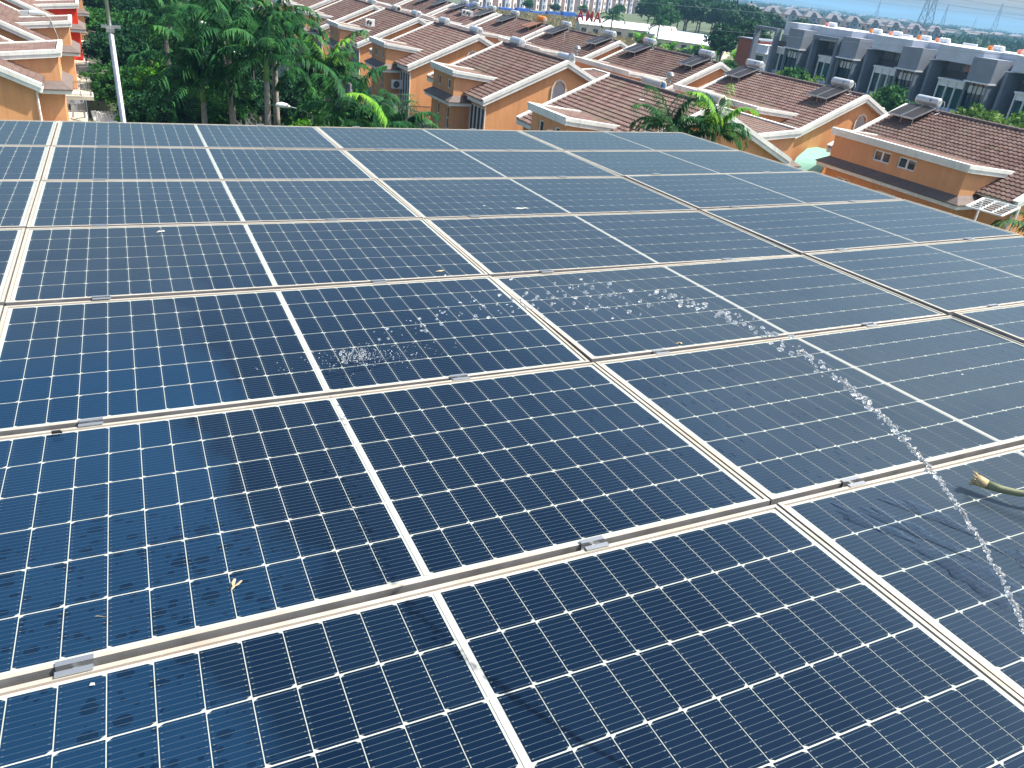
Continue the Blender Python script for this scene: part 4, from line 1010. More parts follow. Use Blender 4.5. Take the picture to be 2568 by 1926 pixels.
PSH = simple('green_crownshaft', (.12, .24, .07), .5, 0, .15); PDF = simple('dead_brown_frond', (.33, .20, .10), .9, 0, .25, 6)
def palm(x, y, top, k, s=1.0, label=None, bright=False, dead=False, group='royal palms along the street', r=.17, name='palm_tree'):
    e = empty(name, (x, y, 0), rng.uniform(0, 6.28)); g = random.Random(int(x * 10 + y))
    mb = MB(); mb.smooth = True; n = 8; pts = [(.25 * math.sin(i / n * 1.4) * g.uniform(.9, 1.1), 0, (top - 1.5) * i / n) for i in range(n + 1)]
    mb.tube(pts, [r * (1.15 + .25 * math.sin(i / n * 3.1) - .3 * i / n) for i in range(n + 1)], 10); mb.build('trunk', M['palmbark'], e)
    mb = MB(); mb.smooth = True; p = pts[-1]; mb.tube([p, (p[0], p[1], top - .6), (p[0], p[1], top)], [r * .95, r * .85, r * .4], 10); mb.build('crownshaft', PSH, e)
    c = link('crown', k if not isinstance(k, int) else PC[k], e, (p[0], p[1], top - .15), rng.uniform(0, 6.28)); c.scale = (s, s, s)
    if bright: c = link('young_fronds', PCB, e, (p[0], p[1], top), 1.0); c['label'] = 'bright yellow-green young fronds'
    if dead:
        mb = MB(); mb.add([(.16, -.2, top - 1.1), (.3, -.1, top - 2.2), (.26, .15, top - 2.3), (.18, .2, top - 1.2), (.42, .0, top - 2.9), (.36, .1, top - 3.3)], [(0, 1, 2, 3), (1, 4, 5, 2)]); mb.build('dead_frond', PDF, e)
    tag(e, label, 'palm', group); return e
palm(4.2, 54.0, 9.3, 2, 1.12, 'tall spreading royal palm directly right of the tall grey pole, with the widest crown')
palm(3.6, 75.5, 10.4, 0, 1.0, 'royal palm behind the widest-crowned palm, nearer the tall grey pole')
palm(7.0, 66.0, 12.4, 1, 1.0, 'tall royal palm with a bare grey trunk, left of the paired palms at centre left')
palm(6.2, 53.4, 11.9, 3, 1.05, 'royal palm with a slim grey trunk left of the hanging brown frond')
palm(9.4, 57.0, 12.3, 0, 1.1, 'tall dark royal palm with a brown dead frond hanging below its crown', dead=True)
palm(7.6, 50.6, 11.2, 1, .95, 'royal palm just left of the one with the hanging dead frond', dead=True)
palm(11.8, 53.6, 9.9, 2, 1.0, 'royal palm with a bright yellow-green young frond tuft at its top', bright=True)
palm(12.0, 49.0, 8.2, 0, 1.05, 'low dark royal palm in front of the bright-tufted one')
palm(13.6, 47.6, 7.3, 1, .9, 'low palm with one long arching yellow-green frond')
palm(16.0, 49.0, 7.8, 3, .85, 'small palm standing against the lower walls of the right terrace')
palm(8.8, 84.0, 11.5, 2, 1.0, 'royal palm at the top of the picture left of the terrace')
palm(12.2, 76.0, 10.6, 1, 1.0, 'royal palm beside the orange walls near the top of the street')
palm(4.6, 92.0, 11.2, 3, 1.0, 'farther royal palm near the top edge above the tall pole')
palm(24.6, 33.8, 11.0, 2, .62, 'palm clump rising behind the back right corner of the array, left crown')
palm(26.9, 32.9, 10.9, 0, .6, 'palm with bright fronds behind the back right corner of the array, right crown', bright=True)
palm(41.8, 23.2, 7.6, 1, .8, 'dark palm at the right edge beside the corner of the solar array')
# the long arching bright frond
g_ = random.Random(5); v_, f_ = frond_arrays(g_, 3.4, R(178), R(74), R(88), .62, 34, .06); fr = link('bright_frond', raw_mesh('bright_frond', v_, f_, M['palmbright']), None, (13.3, 43.8, 8.3)); tag(fr, 'single long arching yellow-green palm frond in front of the terrace', 'frond')

street = []
for (k, x, y, s) in [('near3', 1.0, 61.0, 1.0), ('near3', 1.3, 52.8, .9), ('near3', 2.0, 69.5, 1.05), ('near1', .3, 72, 1.0), ('near2', -.1, 82, 1.15), ('near2', 1.0, 90, 1.15), ('near1', 5.2, 62, 1.05), ('near2', 9.6, 62.5, 1.1), ('near1', 2.6, 67.5, 1.0),
        ('near3', 8.6, 55.2, .9), ('near2', 5.4, 70, 1.1), ('near1', 11.6, 66, 1.0), ('near2', 8.2, 76, 1.2), ('near1', 13.6, 58, .85), ('near2', 12.0, 84, 1.2), ('near1', 4.6, 86, 1.15), ('near2', 14.8, 74, .95), ('near1', 8.6, 93, 1.2), ('near2', 14.6, 93, 1.1),
        ('near1', 2.6, 98, 1.25), ('near2', 9, 104, 1.3), ('near1', 15, 106, 1.2), ('near2', 3.2, 110, 1.3), ('near1', 10.5, 118, 1.3), ('near1', 10.2, 47.8, .8), ('near3', 3.2, 48.4, .72), ('near1', 7.0, 45.6, .78), ('near2', 14.3, 52.6, .8), ('near1', 15.6, 65, .8), ('near2', 1.9, 59.5, 1.0),
        ('near1', 5.0, 122, 1.3), ('near2', -.6, 92, 1.0), ('near1', -1.0, 104, 1.2), ('near2', -1.4, 118, 1.3), ('near2', -2.5, 134, 1.4), ('near2', 13, 131, 1.3), ('near3', 12.4, 61.5, .8), ('near3', 3.3, 79.0, .95)]:
    street.append(tree(k, x, y, s, group='leafy street trees between the two terraces'))
for k in ('near1', 'near2', 'near3'):
    pass
def by_mesh(objs, key): return [o for o in objs if o.children and any(c.data == TREES[key][0] for c in o.children)]
order_label(by_mesh(street, 'near1'), 'mid-green leafy tree in the street planting, # of those greens'); order_label(by_mesh(street, 'near2'), 'dark teal-green leafy tree in the street planting, # of the dark ones'); order_label(by_mesh(street, 'near3'), 'bright yellow-green leafy tree in the street planting, # of the bright ones')
# hedge mass filling the ground between trunks
V, F = [], []; base = 0
for i in range(46):
    v, f = leaf_cloud(700, (2.4, 2.4, 1.5), .2, seed=100 + i, lumps=5); v = v + np.array([nr.uniform(-.5, 16.5), 44 + i * 1.9, 1.2]); V.append(v); F.append(f + base); base += len(v)
tag(link('undergrowth', raw_mesh('undergrowth', np.vstack(V), np.vstack(F), M['leafdark'])), 'dark shrubs filling the ground between the street trees', 'shrubs', kind='stuff')
# plants on the left balcony and between rows
tree('bushy', *hloc(HL[0], 6.4, 1.5, 0, 1)[:2], .55, 5.6, 'plant', 'potted_plant', None, 'leafy yellow-green plant on the nearest left balcony')
gb = []
tree('bushy', 25.7, 33.2, 1.0, 8.6, 'bush', 'climbing_bush', None, 'bushy green climber between the two palms behind the back right array corner')
for x, y, s, k in [(38.5, 47.5, 1.0, 'near1'), (37.2, 40.0, .8, 'near2'), (39.4, 33.5, .8, 'near1'), (40.2, 62, .9, 'near2'), (37.8, 30.0, .7, 'near2')]: gb.append(tree(k, x, y, s, group='trees between the two house rows'))
order_label(gb, 'leafy tree standing low between the two rows of orange houses, #')
# trees before and around the grey modern houses
mt = []
for k, x, y, s in [('mid2', 98, 101.5, 1.15), ('mid3', 95, 97.5, 1.0), ('mid2', 103, 88.5, 1.05), ('mid3', 99, 82, 1.0), ('mid2', 96, 70, 1.05), ('mid2', 94, 64.5, 1.25), ('mid2', 92, 58, 1.3), ('mid2', 90, 52, 1.35), ('mid2', 101, 76.2, .9), ('mid2', 90, 45.5, 1.3), ('mid3', 100, 122.5, .8), ('mid2', 95, 117, .7)]:
    mt.append(tree(k, x, y, s, group='light green trees in front of the grey houses'))
order_label(mt, 'light green tree standing before the grey modern houses, #')
bt = []
for k, x, y, s in [('mid3', 96, 131, 1.3), ('mid1', 103, 141, 1.5), ('mid1', 110, 152, 1.7), ('mid3', 101, 150, 1.5), ('mid3', 92, 141, 1.3), ('mid1', 118, 160, 1.2), ('mid3', 108, 160, 1.0), ('mid1', 127, 165, 1.3), ('mid1', 121, 150, 1.4), ('mid1', 135, 158, 1.5), ('mid3', 98, 163, 1.2), ('mid3', 90, 155, 1.1), ('mid1', 150, 178, 1.5),
        ('mid3', 96, 178, 1.1), ('mid3', 86, 170, 1.0), ('mid1', 84, 184, 1.1), ('mid3', 92, 196, 1.1), ('mid1', 196, 240, 1.5), ('mid3', 118, 236, .6), ('mid1', 80, 150, .9), ('mid3', 76, 162, .9), ('mid3', 104, 190, .85), ('mid3', 122, 184, .8)]:
    r_ = x / y; s = s if r_ > .775 else min(s, .62) if r_ > .625 else min(s, .36)
    bt.append(tree(k, x, y, s, group='trees behind the second row of houses'))
order_label(bt, 'bushy green tree beyond the second row of houses, #')
ft = []
for i in range(22):
    x, y = 196 + i * 3.6 + nr.uniform(-6, 6), 296 + nr.uniform(-25, 40) + i * .6
    ft.append(tree('far1' if i % 2 else 'far2', x, y, nr.uniform(.8, 1.25), group='far dark trees beyond the white sheds'))
for i in range(8): ft.append(tree('far1' if i % 2 else 'far2', 172 + i * 19 + nr.uniform(-6, 6), 352 + i * 9 + nr.uniform(-6, 6), nr.uniform(.4, .6), group='far dark trees beyond the white sheds'))
order_label(ft, 'tall dark tree beyond the white sheds and the field, #')
# banana plants and small far palms
bp = []
def banana(x, y, s):
    g = random.Random(int(x * 7 + y)); V = []; F = []
    for k in range(9):
        az = k * 2.4 + g.random(); el = R(g.uniform(45, 85)); L_ = g.uniform(2.0, 3.0); a = el; px = pz = 0; pz = 1.6; n = 7; ca, sa = math.cos(az), math.sin(az); b = len(V)
        for i in range(n + 1):
            w_ = .34 * math.sin(min(1, (i + .6) / n) * 2.9); V += [(ca * px - sa * w_, sa * px + ca * w_, pz), (ca * px + sa * w_, sa * px - ca * w_, pz)]; px += math.cos(a) * L_ / n; pz += math.sin(a) * L_ / n; a -= R(95) / n
        F += [(b + 2 * i, b + 2 * i + 1, b + 2 * i + 3, b + 2 * i + 2) for i in range(n)]
    e = empty('banana_plant', (x, y, 0)); e.scale = (s, s, s); link('leaves', raw_mesh('leaves', V, F, M['leafbright']), e)
    mb = MB(); mb.tube([(0, 0, 0), (.05, 0, 1.7)], [.16, .1], 8); mb.build('stem', M['leaf'] if False else PSH, e); tag(e, None, 'banana plant', 'banana plants before the white sheds'); return e
for i in range(9): bp.append(banana(123 + i * 3.1 + nr.uniform(-1.2, 1.2), 190 - i * 2.6 + nr.uniform(-3, 3), nr.uniform(1.5, 2.1)))
order_label(bp, 'banana plant with broad bright leaves before the white sheds, #')
palm(121.5, 199, 8.6, PCF, 1.15, 'small dark palm before the left end of the white sheds', group='palms before the white sheds', r=.2)
palm(138, 201, 8.0, PCF, 1.15, 'small dark palm standing against the white shed roof', group='palms before the white sheds', r=.2)
# dry grass in the field
n = 14000; u = nr.random(n); v = nr.random(n); P = np.stack([(96 + 54 * u) * (1 - v) + (120 + 95 * u) * v, 205 + 138 * v, np.zeros(n)], 1)
h = nr.uniform(.7, 1.9, n); a = nr.uniform(0, 6.28, n); wd = nr.uniform(.3, .7, n); dx = np.stack([np.cos(a) * wd, np.sin(a) * wd, 0 * a], 1); tp = P + np.stack([nr.normal(0, .4, n), nr.normal(0, .4, n), h], 1)
V = np.stack([P - dx, P + dx, tp + dx * .4, tp - dx * .4], 1).reshape(-1, 3)
tag(link('dry_grass', raw_mesh('dry_grass', V, np.arange(4 * n).reshape(-1, 4), M['drygrass'])), 'tall dry grass covering the field beyond the houses', 'grass', kind='stuff')

# ------------------------------------------------------------------ street lamps, pole, hut, wires
def lamp_parts():
    e = empty('street_lamp'); mb = MB(); mb.tube([(0, 0, 0), (0, 0, 8.0)], [.09, .05], 10); mb.build('pole', M['galv'], e)
    mb = MB(); mb.tube([(0, 0, 7.9), (-.6, 0, 8.25), (-1.5, 0, 8.45)], [.035, .03, .028], 8); mb.build('arm', M['galv'], e)
    mb = MB(); mb.smooth = True; mb.tube([(-1.35, 0, 8.42), (-1.5, 0, 8.46), (-1.8, 0, 8.5), (-2.1, 0, 8.5), (-2.2, 0, 8.47)], [.05, .12, .17, .12, .03], 12); mb.build('lamp_head', M['whiteframe'], e); return e
l0 = lamp_parts()
for i, (y, lb) in enumerate([(49.6, 'nearest street lamp with its pale oval head among the low palms'), (73.8, 'second street lamp, its head beside the palm trunks'), (97.5, 'third street lamp, head showing between dark crowns'), (120.8, 'farthest street lamp near the top edge with its pole visible')]):
    o = l0 if i == 0 else copy_tree(l0); o.location = (10.2, y, 0); tag(o, lb, 'street lamp', 'street lamps along the road')
e = empty('pole', (-.05, 30, 0)); tag(e, 'tall grey steel pole with a short crossbar, in front of the street trees', 'pole')
mb = MB(); mb.smooth = True; mb.tube([(.12, 0, 0), (-.02, 0, 6), (-.15, 0, 13.9)], [.13, .10, .085], 14); mb.build('lower_tube', M['galv'], e)
mb = MB(); mb.smooth = True; mb.tube([(-.15, 0, 13.9), (-.18, 0, 18)], [.055, .045], 12); mb.build('upper_tube', M['galv'], e)
mb = MB(); mb.box(-.40, .16, -.05, .05, 14.02, 14.10); mb.box(-.27, -.03, -.09, .09, 13.9, 14.02); mb.build('crossbar', M['galv'], e)
def sag(p, q, s, n=24): return [Vector(p).lerp(Vector(q), i / n) + Vector((0, 0, -4 * s * (i / n) * (1 - i / n))) for i in range(n + 1)]
mb = MB(); mb.tube(sag((70, 215, 7.6), (70, 20, 16.6), 0.5, 60)[0:], .022, 5); tag(mb.build('cable', M['galv']), 'lower thin cable crossing in front of the grey houses', 'cable')
mb = MB(); mb.tube(sag((70, 215, 10.6), (70, 20, 17.2), -.6, 60), .022, 5); tag(mb.build('cable', M['galv']), 'upper thin cable crossing above the white shed', 'cable')
# hut roofs glimpsed among the trees
def hut(x, y, label, s=1.0):
    e = empty('shelter', (x, y, 0), .1); mb = MB()
    for k in range(14): mb.add([(-1.6 + k * .23, -1.3, 2.9), (-1.5 + k * .23, -1.3, 2.97), (-1.5 + k * .23, 1.3, 3.3), (-1.6 + k * .23, 1.3, 3.23), (-1.38 + k * .23, -1.3, 2.9), (-1.38 + k * .23, 1.3, 3.23)], [(0, 1, 2, 3), (1, 4, 5, 2)])
    mb.build('roof', M['whiteframe'], e); mb = MB()
    for a, b in ((-1.5, -1.2), (1.5, -1.2), (1.5, 1.2), (-1.5, 1.2)): mb.box(a - .04, a + .04, b - .04, b + .04, 0, 2.95)
    mb.build('post', M['galv'], e); e.scale = (s, s, 1.15); tag(e, label, 'shelter')
hut(-.9, 70.5, 'small white corrugated shelter at the foot of the left terrace beside the tall pole'); hut(7.2, 57.5, 'white slatted shelter roof glimpsed under the palms above the array edge', .9)

# ------------------------------------------------------------------ grey modern terrace
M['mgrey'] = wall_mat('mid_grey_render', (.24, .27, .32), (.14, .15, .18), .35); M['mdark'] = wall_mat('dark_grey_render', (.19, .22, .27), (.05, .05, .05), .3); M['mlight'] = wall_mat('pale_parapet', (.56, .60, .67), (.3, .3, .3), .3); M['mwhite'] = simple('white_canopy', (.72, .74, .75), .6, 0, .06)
def modern(Y0, kind, label):
    e = empty('modern_house', (115, Y0, 0)); tag(e, label, 'house', 'grey modern terrace')
    D = 0.0
    def yb(a, b): return (-b, -a)
    ps = 4.4 if kind == 'frame0' else 0
    mb = MB(); mb.box(.5, 12, *yb(ps, 12.6), 0, 13.2); mb.build('wall', M['mgrey'], e)
    # parapet with its bevelled plan
    mb = MB(); mb.prism([(-2.5, -ps), (-2.5, -7.7), (.4, -8.4), (.4, -12.3), (11, -12.3), (11, -ps)], 'z', 11.9, 14.0); mb.build('parapet', M['mlight'], e)
    if kind != 'frame0':
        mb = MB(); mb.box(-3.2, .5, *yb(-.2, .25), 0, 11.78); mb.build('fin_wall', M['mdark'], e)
        mb = MB(); mb.box(-3.4, -.2, *yb(-.35, .55), 11.78, 11.88); mb.build('ledge', M['mwhite'], e)
    # recessed upper window
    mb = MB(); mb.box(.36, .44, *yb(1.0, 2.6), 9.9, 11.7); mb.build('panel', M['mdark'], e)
    window(e, 1, 'a', .5, -5.0, -3.4, 9.8, 11.8, 2, .2, 1 if False else -1, .07, name='window', glass='pane')
    mb = MB(); mb.box(-1.0, -.9, *yb(.8, 6.4), 9.62, 10.6); mb.build('balcony_rail', M['darkmetal'], e)
    # glazed bay with white posts
    mb = MB(); mb.box(-3.1, .5, *yb(2.0, 6.9), 9.35, 9.6); mb.box(-2.9, .5, *yb(2.1, 6.8), 8.5, 9.35); mb.build('canopy', M['mwhite'], e)
    g_ = MB(); g_.box(-2.4, .4, *yb(2.4, 6.5), 0, 8.5); g_.build('bay_glass', M['greenpane'], e)
    for k in range(4):
        mb = MB(); y = 2.2 + k * 1.5; mb.box(-3.05, -2.85, *yb(y, y + .18), 0, 9.35); mb.build('post', M['mwhite'], e)
    mb = MB(); mb.box(-2.6, -2.41, *yb(2.3, 6.6), 4.3, 5.6); mb.box(-3.6, -2.4, *yb(1.2, 6.6), 4.9, 5.1); mb.build('spandrel', M['mlight'], e)
    # projecting grey volume or open frame
    mb = MB(); mb.box(-4, .5, *yb(7.4, 11.2), 10.0, 13.1)
    mb.build('projecting_box', M['mgrey'], e)
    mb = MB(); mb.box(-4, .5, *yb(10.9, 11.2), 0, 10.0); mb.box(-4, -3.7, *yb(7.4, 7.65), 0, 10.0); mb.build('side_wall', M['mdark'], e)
    mb = MB(); mb.box(-4.4, -2.5, *yb(7.3, 11.3), 9.75, 9.95); mb.build('ledge', M['mwhite'], e)
    for z0, z1 in ((8.3, 9.3), (3.4, 4.6)): mb = MB(); mb.box(-3.2, -3.0, *yb(7.65, 10.9), z0, z1); mb.build('white_band', M['mwhite'], e)
    g_ = MB(); g_.box(-2.95, .4, *yb(7.65, 10.9), 0, 9.7); g_.build('curtain_glass', M['bluepane'], e)
    for k in range(4):
        mb = MB(); y = 8.5 + k * .65 + (.2 if k > 1 else 0); mb.box(-3.5, -3.38, *yb(y, y + .1), 3.0, 9.7); mb.build('mullion', M['darkmetal'], e)
    if kind in ('frame', 'frame0'):
        mb = MB(); x0, x1 = -4.4, -3.8
        a, b = (-1.5, 4.6) if kind == 'frame0' else (1.0, 7.0)
        mb.box(x0, x0 + 1.1, *yb(a, a + .5), 0, 12.7); mb.box(x0, x0 + 1.1, *yb(b - .5, b), 0, 12.7); mb.box(x0, x1 + .6, *yb(a + .5, b - .5), 12.2, 12.7); mb.build('open_frame', M['mdark'], e)
    return e
for i, (Y0, kd, lb) in enumerate([(127.4, 'frame0', 'farthest left grey modern house with an open concrete frame'), (114.4, 'frame', 'second grey modern house from the left, with an open frame near its parapet'), (101.8, 'plain', 'third grey modern house from the left, behind the lone green tree'), (89.2, 'plain', 'fourth grey modern house from the left, with the lit beige box front'), (76.6, 'plain', 'fifth grey modern house from the left, at the right edge of the picture'), (64.0, 'plain', 'sixth grey modern house, beyond the right edge')]): modern(Y0, kd, lb)
rt = []
for i, (x, y) in enumerate([(119, 118.5), (118, 107), (120, 104.5), (118.5, 93.4 + 4), (120, 91.5 + 3.5), (118, 84), (120, 80.6), (119, 74), (118, 71.5)]):
    e = empty('roof_tank', (x, y, 14.0)); tag(e, None, 'water tank', 'white and orange tanks on the grey roofs')
    mb = MB(); mb.smooth = False
    for k in range(3): mb.tube([(0, -1.2 + k * .55, .0), (0, -1.05 + k * .55, .45), (0, -.75 + k * .55, .5)], [.34, .4, .3], 10)
    mb.build('tank', M['mwhite'], e)
    mb = MB(); mb.tube([(0, .55, .32), (0, 1.15, .32)], [.36, .3], 10); mb.build('orange_drum', M['orangetarp'] if i % 2 else simple('salmon_drum', (.75, .25, .16), .6), e); rt.append(e)
order_label(rt, 'white tank and orange drum on the grey roofs, #')
tb = []
for y in (102.5, 90.3, 77.5): mb = MB(); mb.tube([(119, y - 2.4, 14.35), (119, y, 14.35)], .16, 10); tb.append(tag(mb.build('roof_pipe', M['mwhite'], loc=(0, 0, 0)), None, 'pipe', 'white pipes on the grey roofs')); tb[-1]['py'] = y
for o, t_ in zip(tb, ('left', 'middle', 'right')): o['label'] = 'long white pipe lying on the grey modern roofs, %s of three' % t_; del o['py']
# red-brown house left of the grey terrace
e = empty('brick_house', (118, 136, 0)); tag(e, 'dark red walled house with a white side wing, left of the grey terrace', 'house')
mb = MB(); mb.box(-1, 9, -2, 4.5, 0, 9.7); mb.build('wall', M['brownred'], e); mb = MB(); mb.box(-1.3, 9.3, -2.3, 4.8, 9.7, 9.9); mb.build('roof_edge', M['mdark'], e)
mb = MB(); mb.box(-2, 5, -5.8, -2.01, 0, 9.2); mb.build('wing', M['mlight'], e); mb = MB(); mb.box(-2.6, 5.2, -6.2, -2.02, 7.6, 7.85); mb.build('canopy', M['mwhite'], e)
for z in (2, 5.2): window(e, 1, 'a', -2, -5.2, -3, z, z + 2, 2, .1, -1)

# ------------------------------------------------------------------ sheds, red sign, far houses, pylons
M['white_sheet'] = simple('white_metal_sheet', (.82, .84, .86), .45, .1, .05, .5); M['blue_sheet'] = simple('bluish_metal_sheet', (.50, .60, .72), .45, .1, .05, .5)
def shed(cx, cy, L_, W_, h, rz, mat, label):
    e = empty('shed', (cx, cy, 0), rz); tag(e, label, 'shed', 'white-roofed sheds beyond the houses')
    mb = MB(); mb.box(-L_ / 2 + .3, L_ / 2 - .3, -W_ / 2 + .3, W_ / 2 - .3, 0, h); mb.build('wall', M['cream'], e)
    mb = MB(); mb.prism([(-W_ / 2, h), (0, h + W_ * .16), (W_ / 2, h), (W_ / 2, h + .15), (0, h + W_ * .16 + .15), (-W_ / 2, h + .15)], 'x', -L_ / 2, L_ / 2); mb.build('roof', M[mat], e)
    n = int(L_ / 4)
    for k in range(n): window(e, 1, 'b', -W_ / 2 + .3 - .02, -L_ / 2 + 1 + k * 4, -L_ / 2 + 2.6 + k * 4, 1.2, 2.6, 2, .05, -1, name='window')
    return e
shed(158, 249, 34, 12, 3.6, R(-22), 'white_sheet', 'long white-roofed shed, left part, behind the small palms'); shed(168, 226, 26, 11, 3.4, R(-62), 'blue_sheet', 'shed with a pale bluish roof in the middle of the white sheds'); shed(160, 213.5, 22, 11, 3.2, R(-48), 'white_sheet', 'bright white-roofed shed, right and nearest part')
e = empty('sign', (109, 190, 0), R(-40)); tag(e, 'red letter sign on a thin steel frame before the sheds', 'sign')
for k, ch in enumerate('AMA'):
    cu = bpy.data.curves.new('letter', 'FONT'); cu.body = ch; cu.size = 3.4; cu.extrude = .12; cu.offset = .09
    tmp = bpy.data.objects.new('tmp', cu); COL.objects.link(tmp); dg = bpy.context.evaluated_depsgraph_get(); me = bpy.data.meshes.new_from_object(tmp.evaluated_get(dg)); bpy.data.objects.remove(tmp)
    me.materials.clear(); me.materials.append(simple('red_sign_face', (.62, .03, .035), .5)); o = link('letter', me, e, (-3.1 + k * 2.2, 0, 7.6)); o.rotation_euler = (R(90), 0, 0); o.scale = (.8, 1, 1)
mb = MB()
for x in (-3, 0, 3):
    mb.beam((x, .25, 0), (x, .25, 10.4), .1, .1)
for z in (2, 4.4, 7.0, 10.3): mb.beam((-3.2, .25, z), (3.6, .25, z), .08, .08)
for x in (-3, 0): mb.beam((x, .25, 2), (x + 3, .25, 7), .06, .06)
mb.build('frame', M['galv'], e)
# pale far town houses (several units each)
M['farwall'] = wall_mat('pale_pinkish_render', (.62, .52, .50), (.3, .28, .28), .3); M['farwall2'] = wall_mat('bluish_grey_wall', (.24, .27, .33), (.15, .15, .18), .3)
def far_block(cx, cy, rz, wd, label, group, st=3, roofh=2.6, k=0):
    e = empty('town_house', (cx, cy, 0), rz); tag(e, label, 'house', group); h = st * 3.3
    mb = MB(); mb.box(-wd / 2, wd / 2, 0, 10, 0, h); mb.build('wall', M['farwall'], e)
    mb = MB(); mb.box(-wd * .16, wd * .16, -1.2, -.001, 0, h + .5); mb.build('bay', M['farwall2'], e)
    for z in range(st):
        for x in (-wd * .36, wd * .32): window(e, 1, 'b', -.02, x - .7, x + .7, z * 3.3 + .8, z * 3.3 + 2.6, 2, .06, 1 if False else -1, .12, glass='pane')
        window(e, 1, 'b', -1.22, -.7, .7, z * 3.3 + .8, z * 3.3 + 2.7, 2, .06, -1, .12)
    mb = MB(); o_ = .7
    b = [(-wd / 2 - o_, -o_, h), (wd / 2 + o_, -o_, h), (wd / 2 + o_, 10 + o_, h), (-wd / 2 - o_, 10 + o_, h)]; t_ = [(-wd * .22, 4.6, h + roofh), (wd * .22, 4.6, h + roofh)]
    mb.add(b + t_, [(0, 1, 5, 4), (2, 3, 4, 5), (1, 2, 5), (3, 0, 4), (3, 2, 1, 0)]); mb.prism([(-wd * .2, h + .02), (0, h + roofh * .8), (wd * .2, h + .02)], 'y', -1.6, 4.0)
    mb.build('roof', M['slate'], e); return e
fb = []
for i in range(13):
    x, y = 158 + i * 13.4 + (i // 3) * 4, 372 + i * 9.6 + (i // 3) * 3 + nr.uniform(-3, 3)
    fb.append(far_block(x, y, math.atan2(9.6, 13.2), 12.5, None, 'pale far town houses behind the dry field'))
order_label(fb, 'pale three-storey town house behind the dry field, #')
sb = []
for i in range(13):
    x, y = 372 + i * 13.5, 508 - i * 6.5
    sb.append(far_block(x, y, math.atan2(-6.5, 13.5), 12.8, None, 'grey-roofed suburb above the modern terrace', st=3, roofh=4.0))
for i in range(7):
    x, y = 352 + i * 19, 560 - i * 2
    sb.append(far_block(x, y, -.1, 15, None, 'grey-roofed suburb above the modern terrace', st=2, roofh=4.4))
for i in range(6):
    x, y = 238 + i * 22, 470 + i * 9
    sb.append(far_block(x, y, .3, 16, None, 'grey-roofed suburb above the modern terrace', st=2, roofh=4.4))
order_label(sb, 'far grey-roofed suburban house near the top of the picture, #')
# a blue tarpaulin line at the edge of the field
mb = MB(); 
for i in range(10): mb.box(118 + i * 9, 124.5 + i * 9, 338 + i * 2.2, 341 + i * 2.2, .0, 1.6 + .4 * (i % 3))
tag(mb.build('tarpaulin_fence', simple('blue_tarpaulin', (.03, .12, .5), .5)), 'low blue tarpaulin fence along the far edge of the field', 'fence')
# wooded distance: belts of far trees melting into haze
V, F = [], []; base = 0
gg = np.random.default_rng(55)
for i in range(420):
    d = 650 * math.exp(gg.uniform(0, 2.0)); a = R(gg.uniform(14, 66)); v, f = leaf_cloud(110, (22 + d * .012, 22 + d * .012, 8), 3.2 + d * .0012, seed=int(i) + 900, lumps=5, flat=.6)
    v = v + np.array([d * math.sin(a), d * math.cos(a), 4]); V.append(v); F.append(f + base); base += len(v)
tag(link('far_woodland', raw_mesh('far_woodland', np.vstack(V), np.vstack(F), M['leafdark'])), 'hazy belts of far woodland below the horizon', 'woodland', kind='stuff')
V, F = [], []; base = 0
mb = MB()
for i in range(110):
    d = 1100 * math.exp(gg.uniform(0, 1.3)); a = R(gg.uniform(20, 66)); x, y = d * math.sin(a), d * math.cos(a); w_, h_ = gg.uniform(10, 26), gg.uniform(4, 9); mb.box(x - w_ / 2, x + w_ / 2, y - 8, y + 8, 0, h_); mb.prism([(x - w_ / 2 - 1, h_), (x + w_ / 2 + 1, h_), (x, h_ + 4)], 'y', y - 9, y + 9)
tag(mb.build('far_town', simple('far_town_walls', (.20, .20, .21), .9, 0, .3, .02)), 'scattered pale buildings of the far town under the horizon', 'town', kind='stuff')
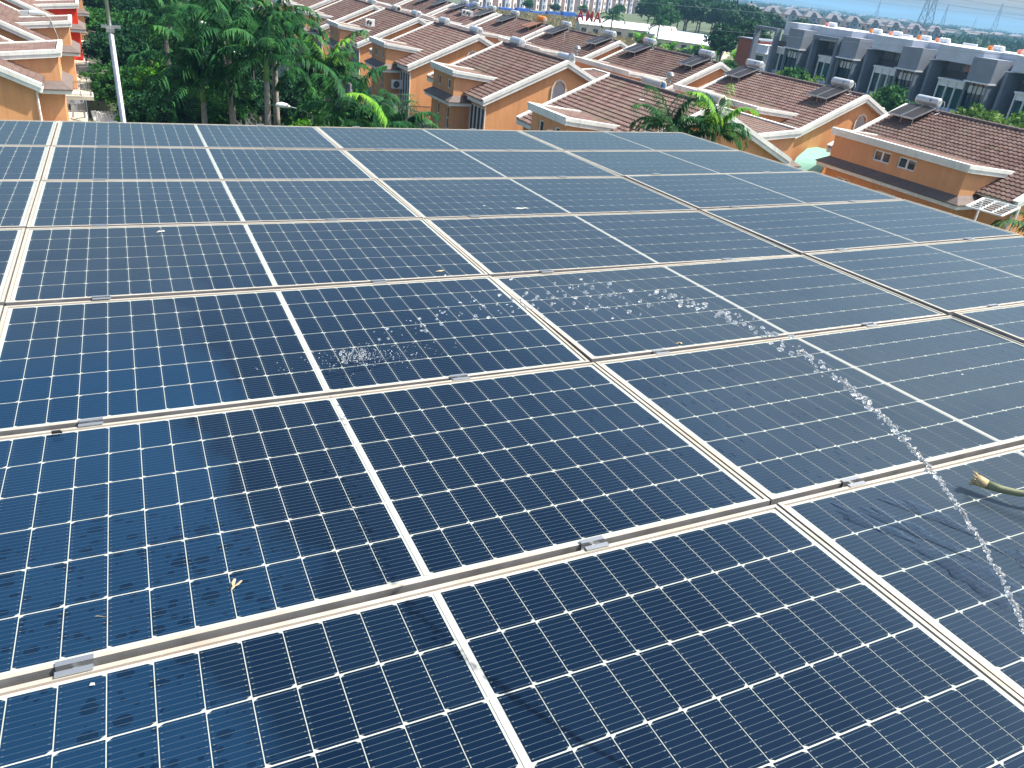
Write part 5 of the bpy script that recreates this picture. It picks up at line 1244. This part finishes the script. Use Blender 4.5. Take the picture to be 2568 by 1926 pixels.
def pylon(x, y, h, label, rz=0.6):
    e = empty('pylon', (x, y, 0), rz); tag(e, label, 'pylon', 'lattice power pylons on the horizon'); w_ = h * .11; r = .16 + h * .002
    mb = MB(); lv = [0, .2, .38, .54, .68, .8, .9, 1]; ws = [1, .78, .58, .42, .32, .26, .2, .05]
    for k in range(len(lv) - 1):
        a, b = ws[k] * w_, ws[k + 1] * w_; z0, z1 = lv[k] * h, lv[k + 1] * h
        c0 = [(-a, -a, z0), (a, -a, z0), (a, a, z0), (-a, a, z0)]; c1 = [(-b, -b, z1), (b, -b, z1), (b, b, z1), (-b, b, z1)]
        for i in range(4):
            j = (i + 1) % 4; mb.beam(c0[i], c1[i], r * 1.6, r * 1.6); mb.beam(c0[i], c1[j], r, r); mb.beam(c0[j], c1[i], r, r); mb.beam(c1[i], c1[j], r, r)
    mb.build('tower', M['wire'], e)
    mb = MB()
    for z, l in ((.66, .26), (.79, .22), (.91, .17)):
        for s in (-1, 1):
            mb.beam((0, 0, z * h), (s * l * h, 0, z * h), r * 1.2, r * 1.2); mb.beam((0, 0, z * h + .05 * h), (s * l * h, 0, z * h), r, r)
    mb.build('arms', M['wire'], e); return e
def dirp(px, d):
    """ground bearing of a picture column near the horizon"""
    t = (px - 1284) / 1945.38; v = Vector((FWD.x + RIGHT.x * t + UP.x * .5, FWD.y + RIGHT.y * t + UP.y * .5, 0)).normalized(); return v.x * d, v.y * d
py = []
for px, d, h, lb in ((2332, 1350, 62, 'left one of the paired tall pylons at the top right'), (2350, 1380, 64, 'right one of the paired tall pylons at the top right'), (2386, 2150, 52, 'smaller hazy pylon just right of the paired pylons'), (2212, 2500, 50, 'faint pylon standing alone left of the paired pylons'), (2522, 1900, 60, 'hazy pylon near the right edge of the picture'), (2468, 3600, 46, 'tiny far pylon between the right-edge pylon and the pair')):
    x, y = dirp(px, d); py.append((x, y, h)); pylon(x, y, h, lb)
def line(name, p, q, s, r, label): mb = MB(); mb.tube(sag(p, q, s, 30), r, 4); tag(mb.build(name, M['wire']), label, 'power line', 'power lines across the sky')
xl, yl = dirp(1500, 1500); xr, yr = dirp(3300, 1250)
k = 0
for (px, py_, ph), nm in ((py[0], 'first paired'), (py[4], 'right-edge')):
    for z, t_ in ((.66, 'lowest'), (.79, 'middle'), (.91, 'highest')):
        line('power_line', (xl, yl, ph * z + 26), (px, py_, ph * z), 14, .17, '%s power line running left from the %s pylon' % (t_, nm)); line('power_line', (px, py_, ph * z), (xr, yr, ph * z + 6), 9, .17, '%s power line running right from the %s pylon' % (t_, nm))

# ------------------------------------------------------------------ haze
hz = MB(); hz.box(-12600, 12600, -12600, 12600, -1.5, 80)
t = NT('haze_air'); t.t.nodes.remove(t.b); pv = t.n('VolumePrincipled'); pv.inputs['Color'].default_value = (.26, .52, .80, 1); pv.inputs['Density'].default_value = .00024; pv.inputs['Anisotropy'].default_value = .1
t.l(pv.outputs[0], t.out.inputs['Volume']); tag(hz.build('haze', t.m), kind='stuff')
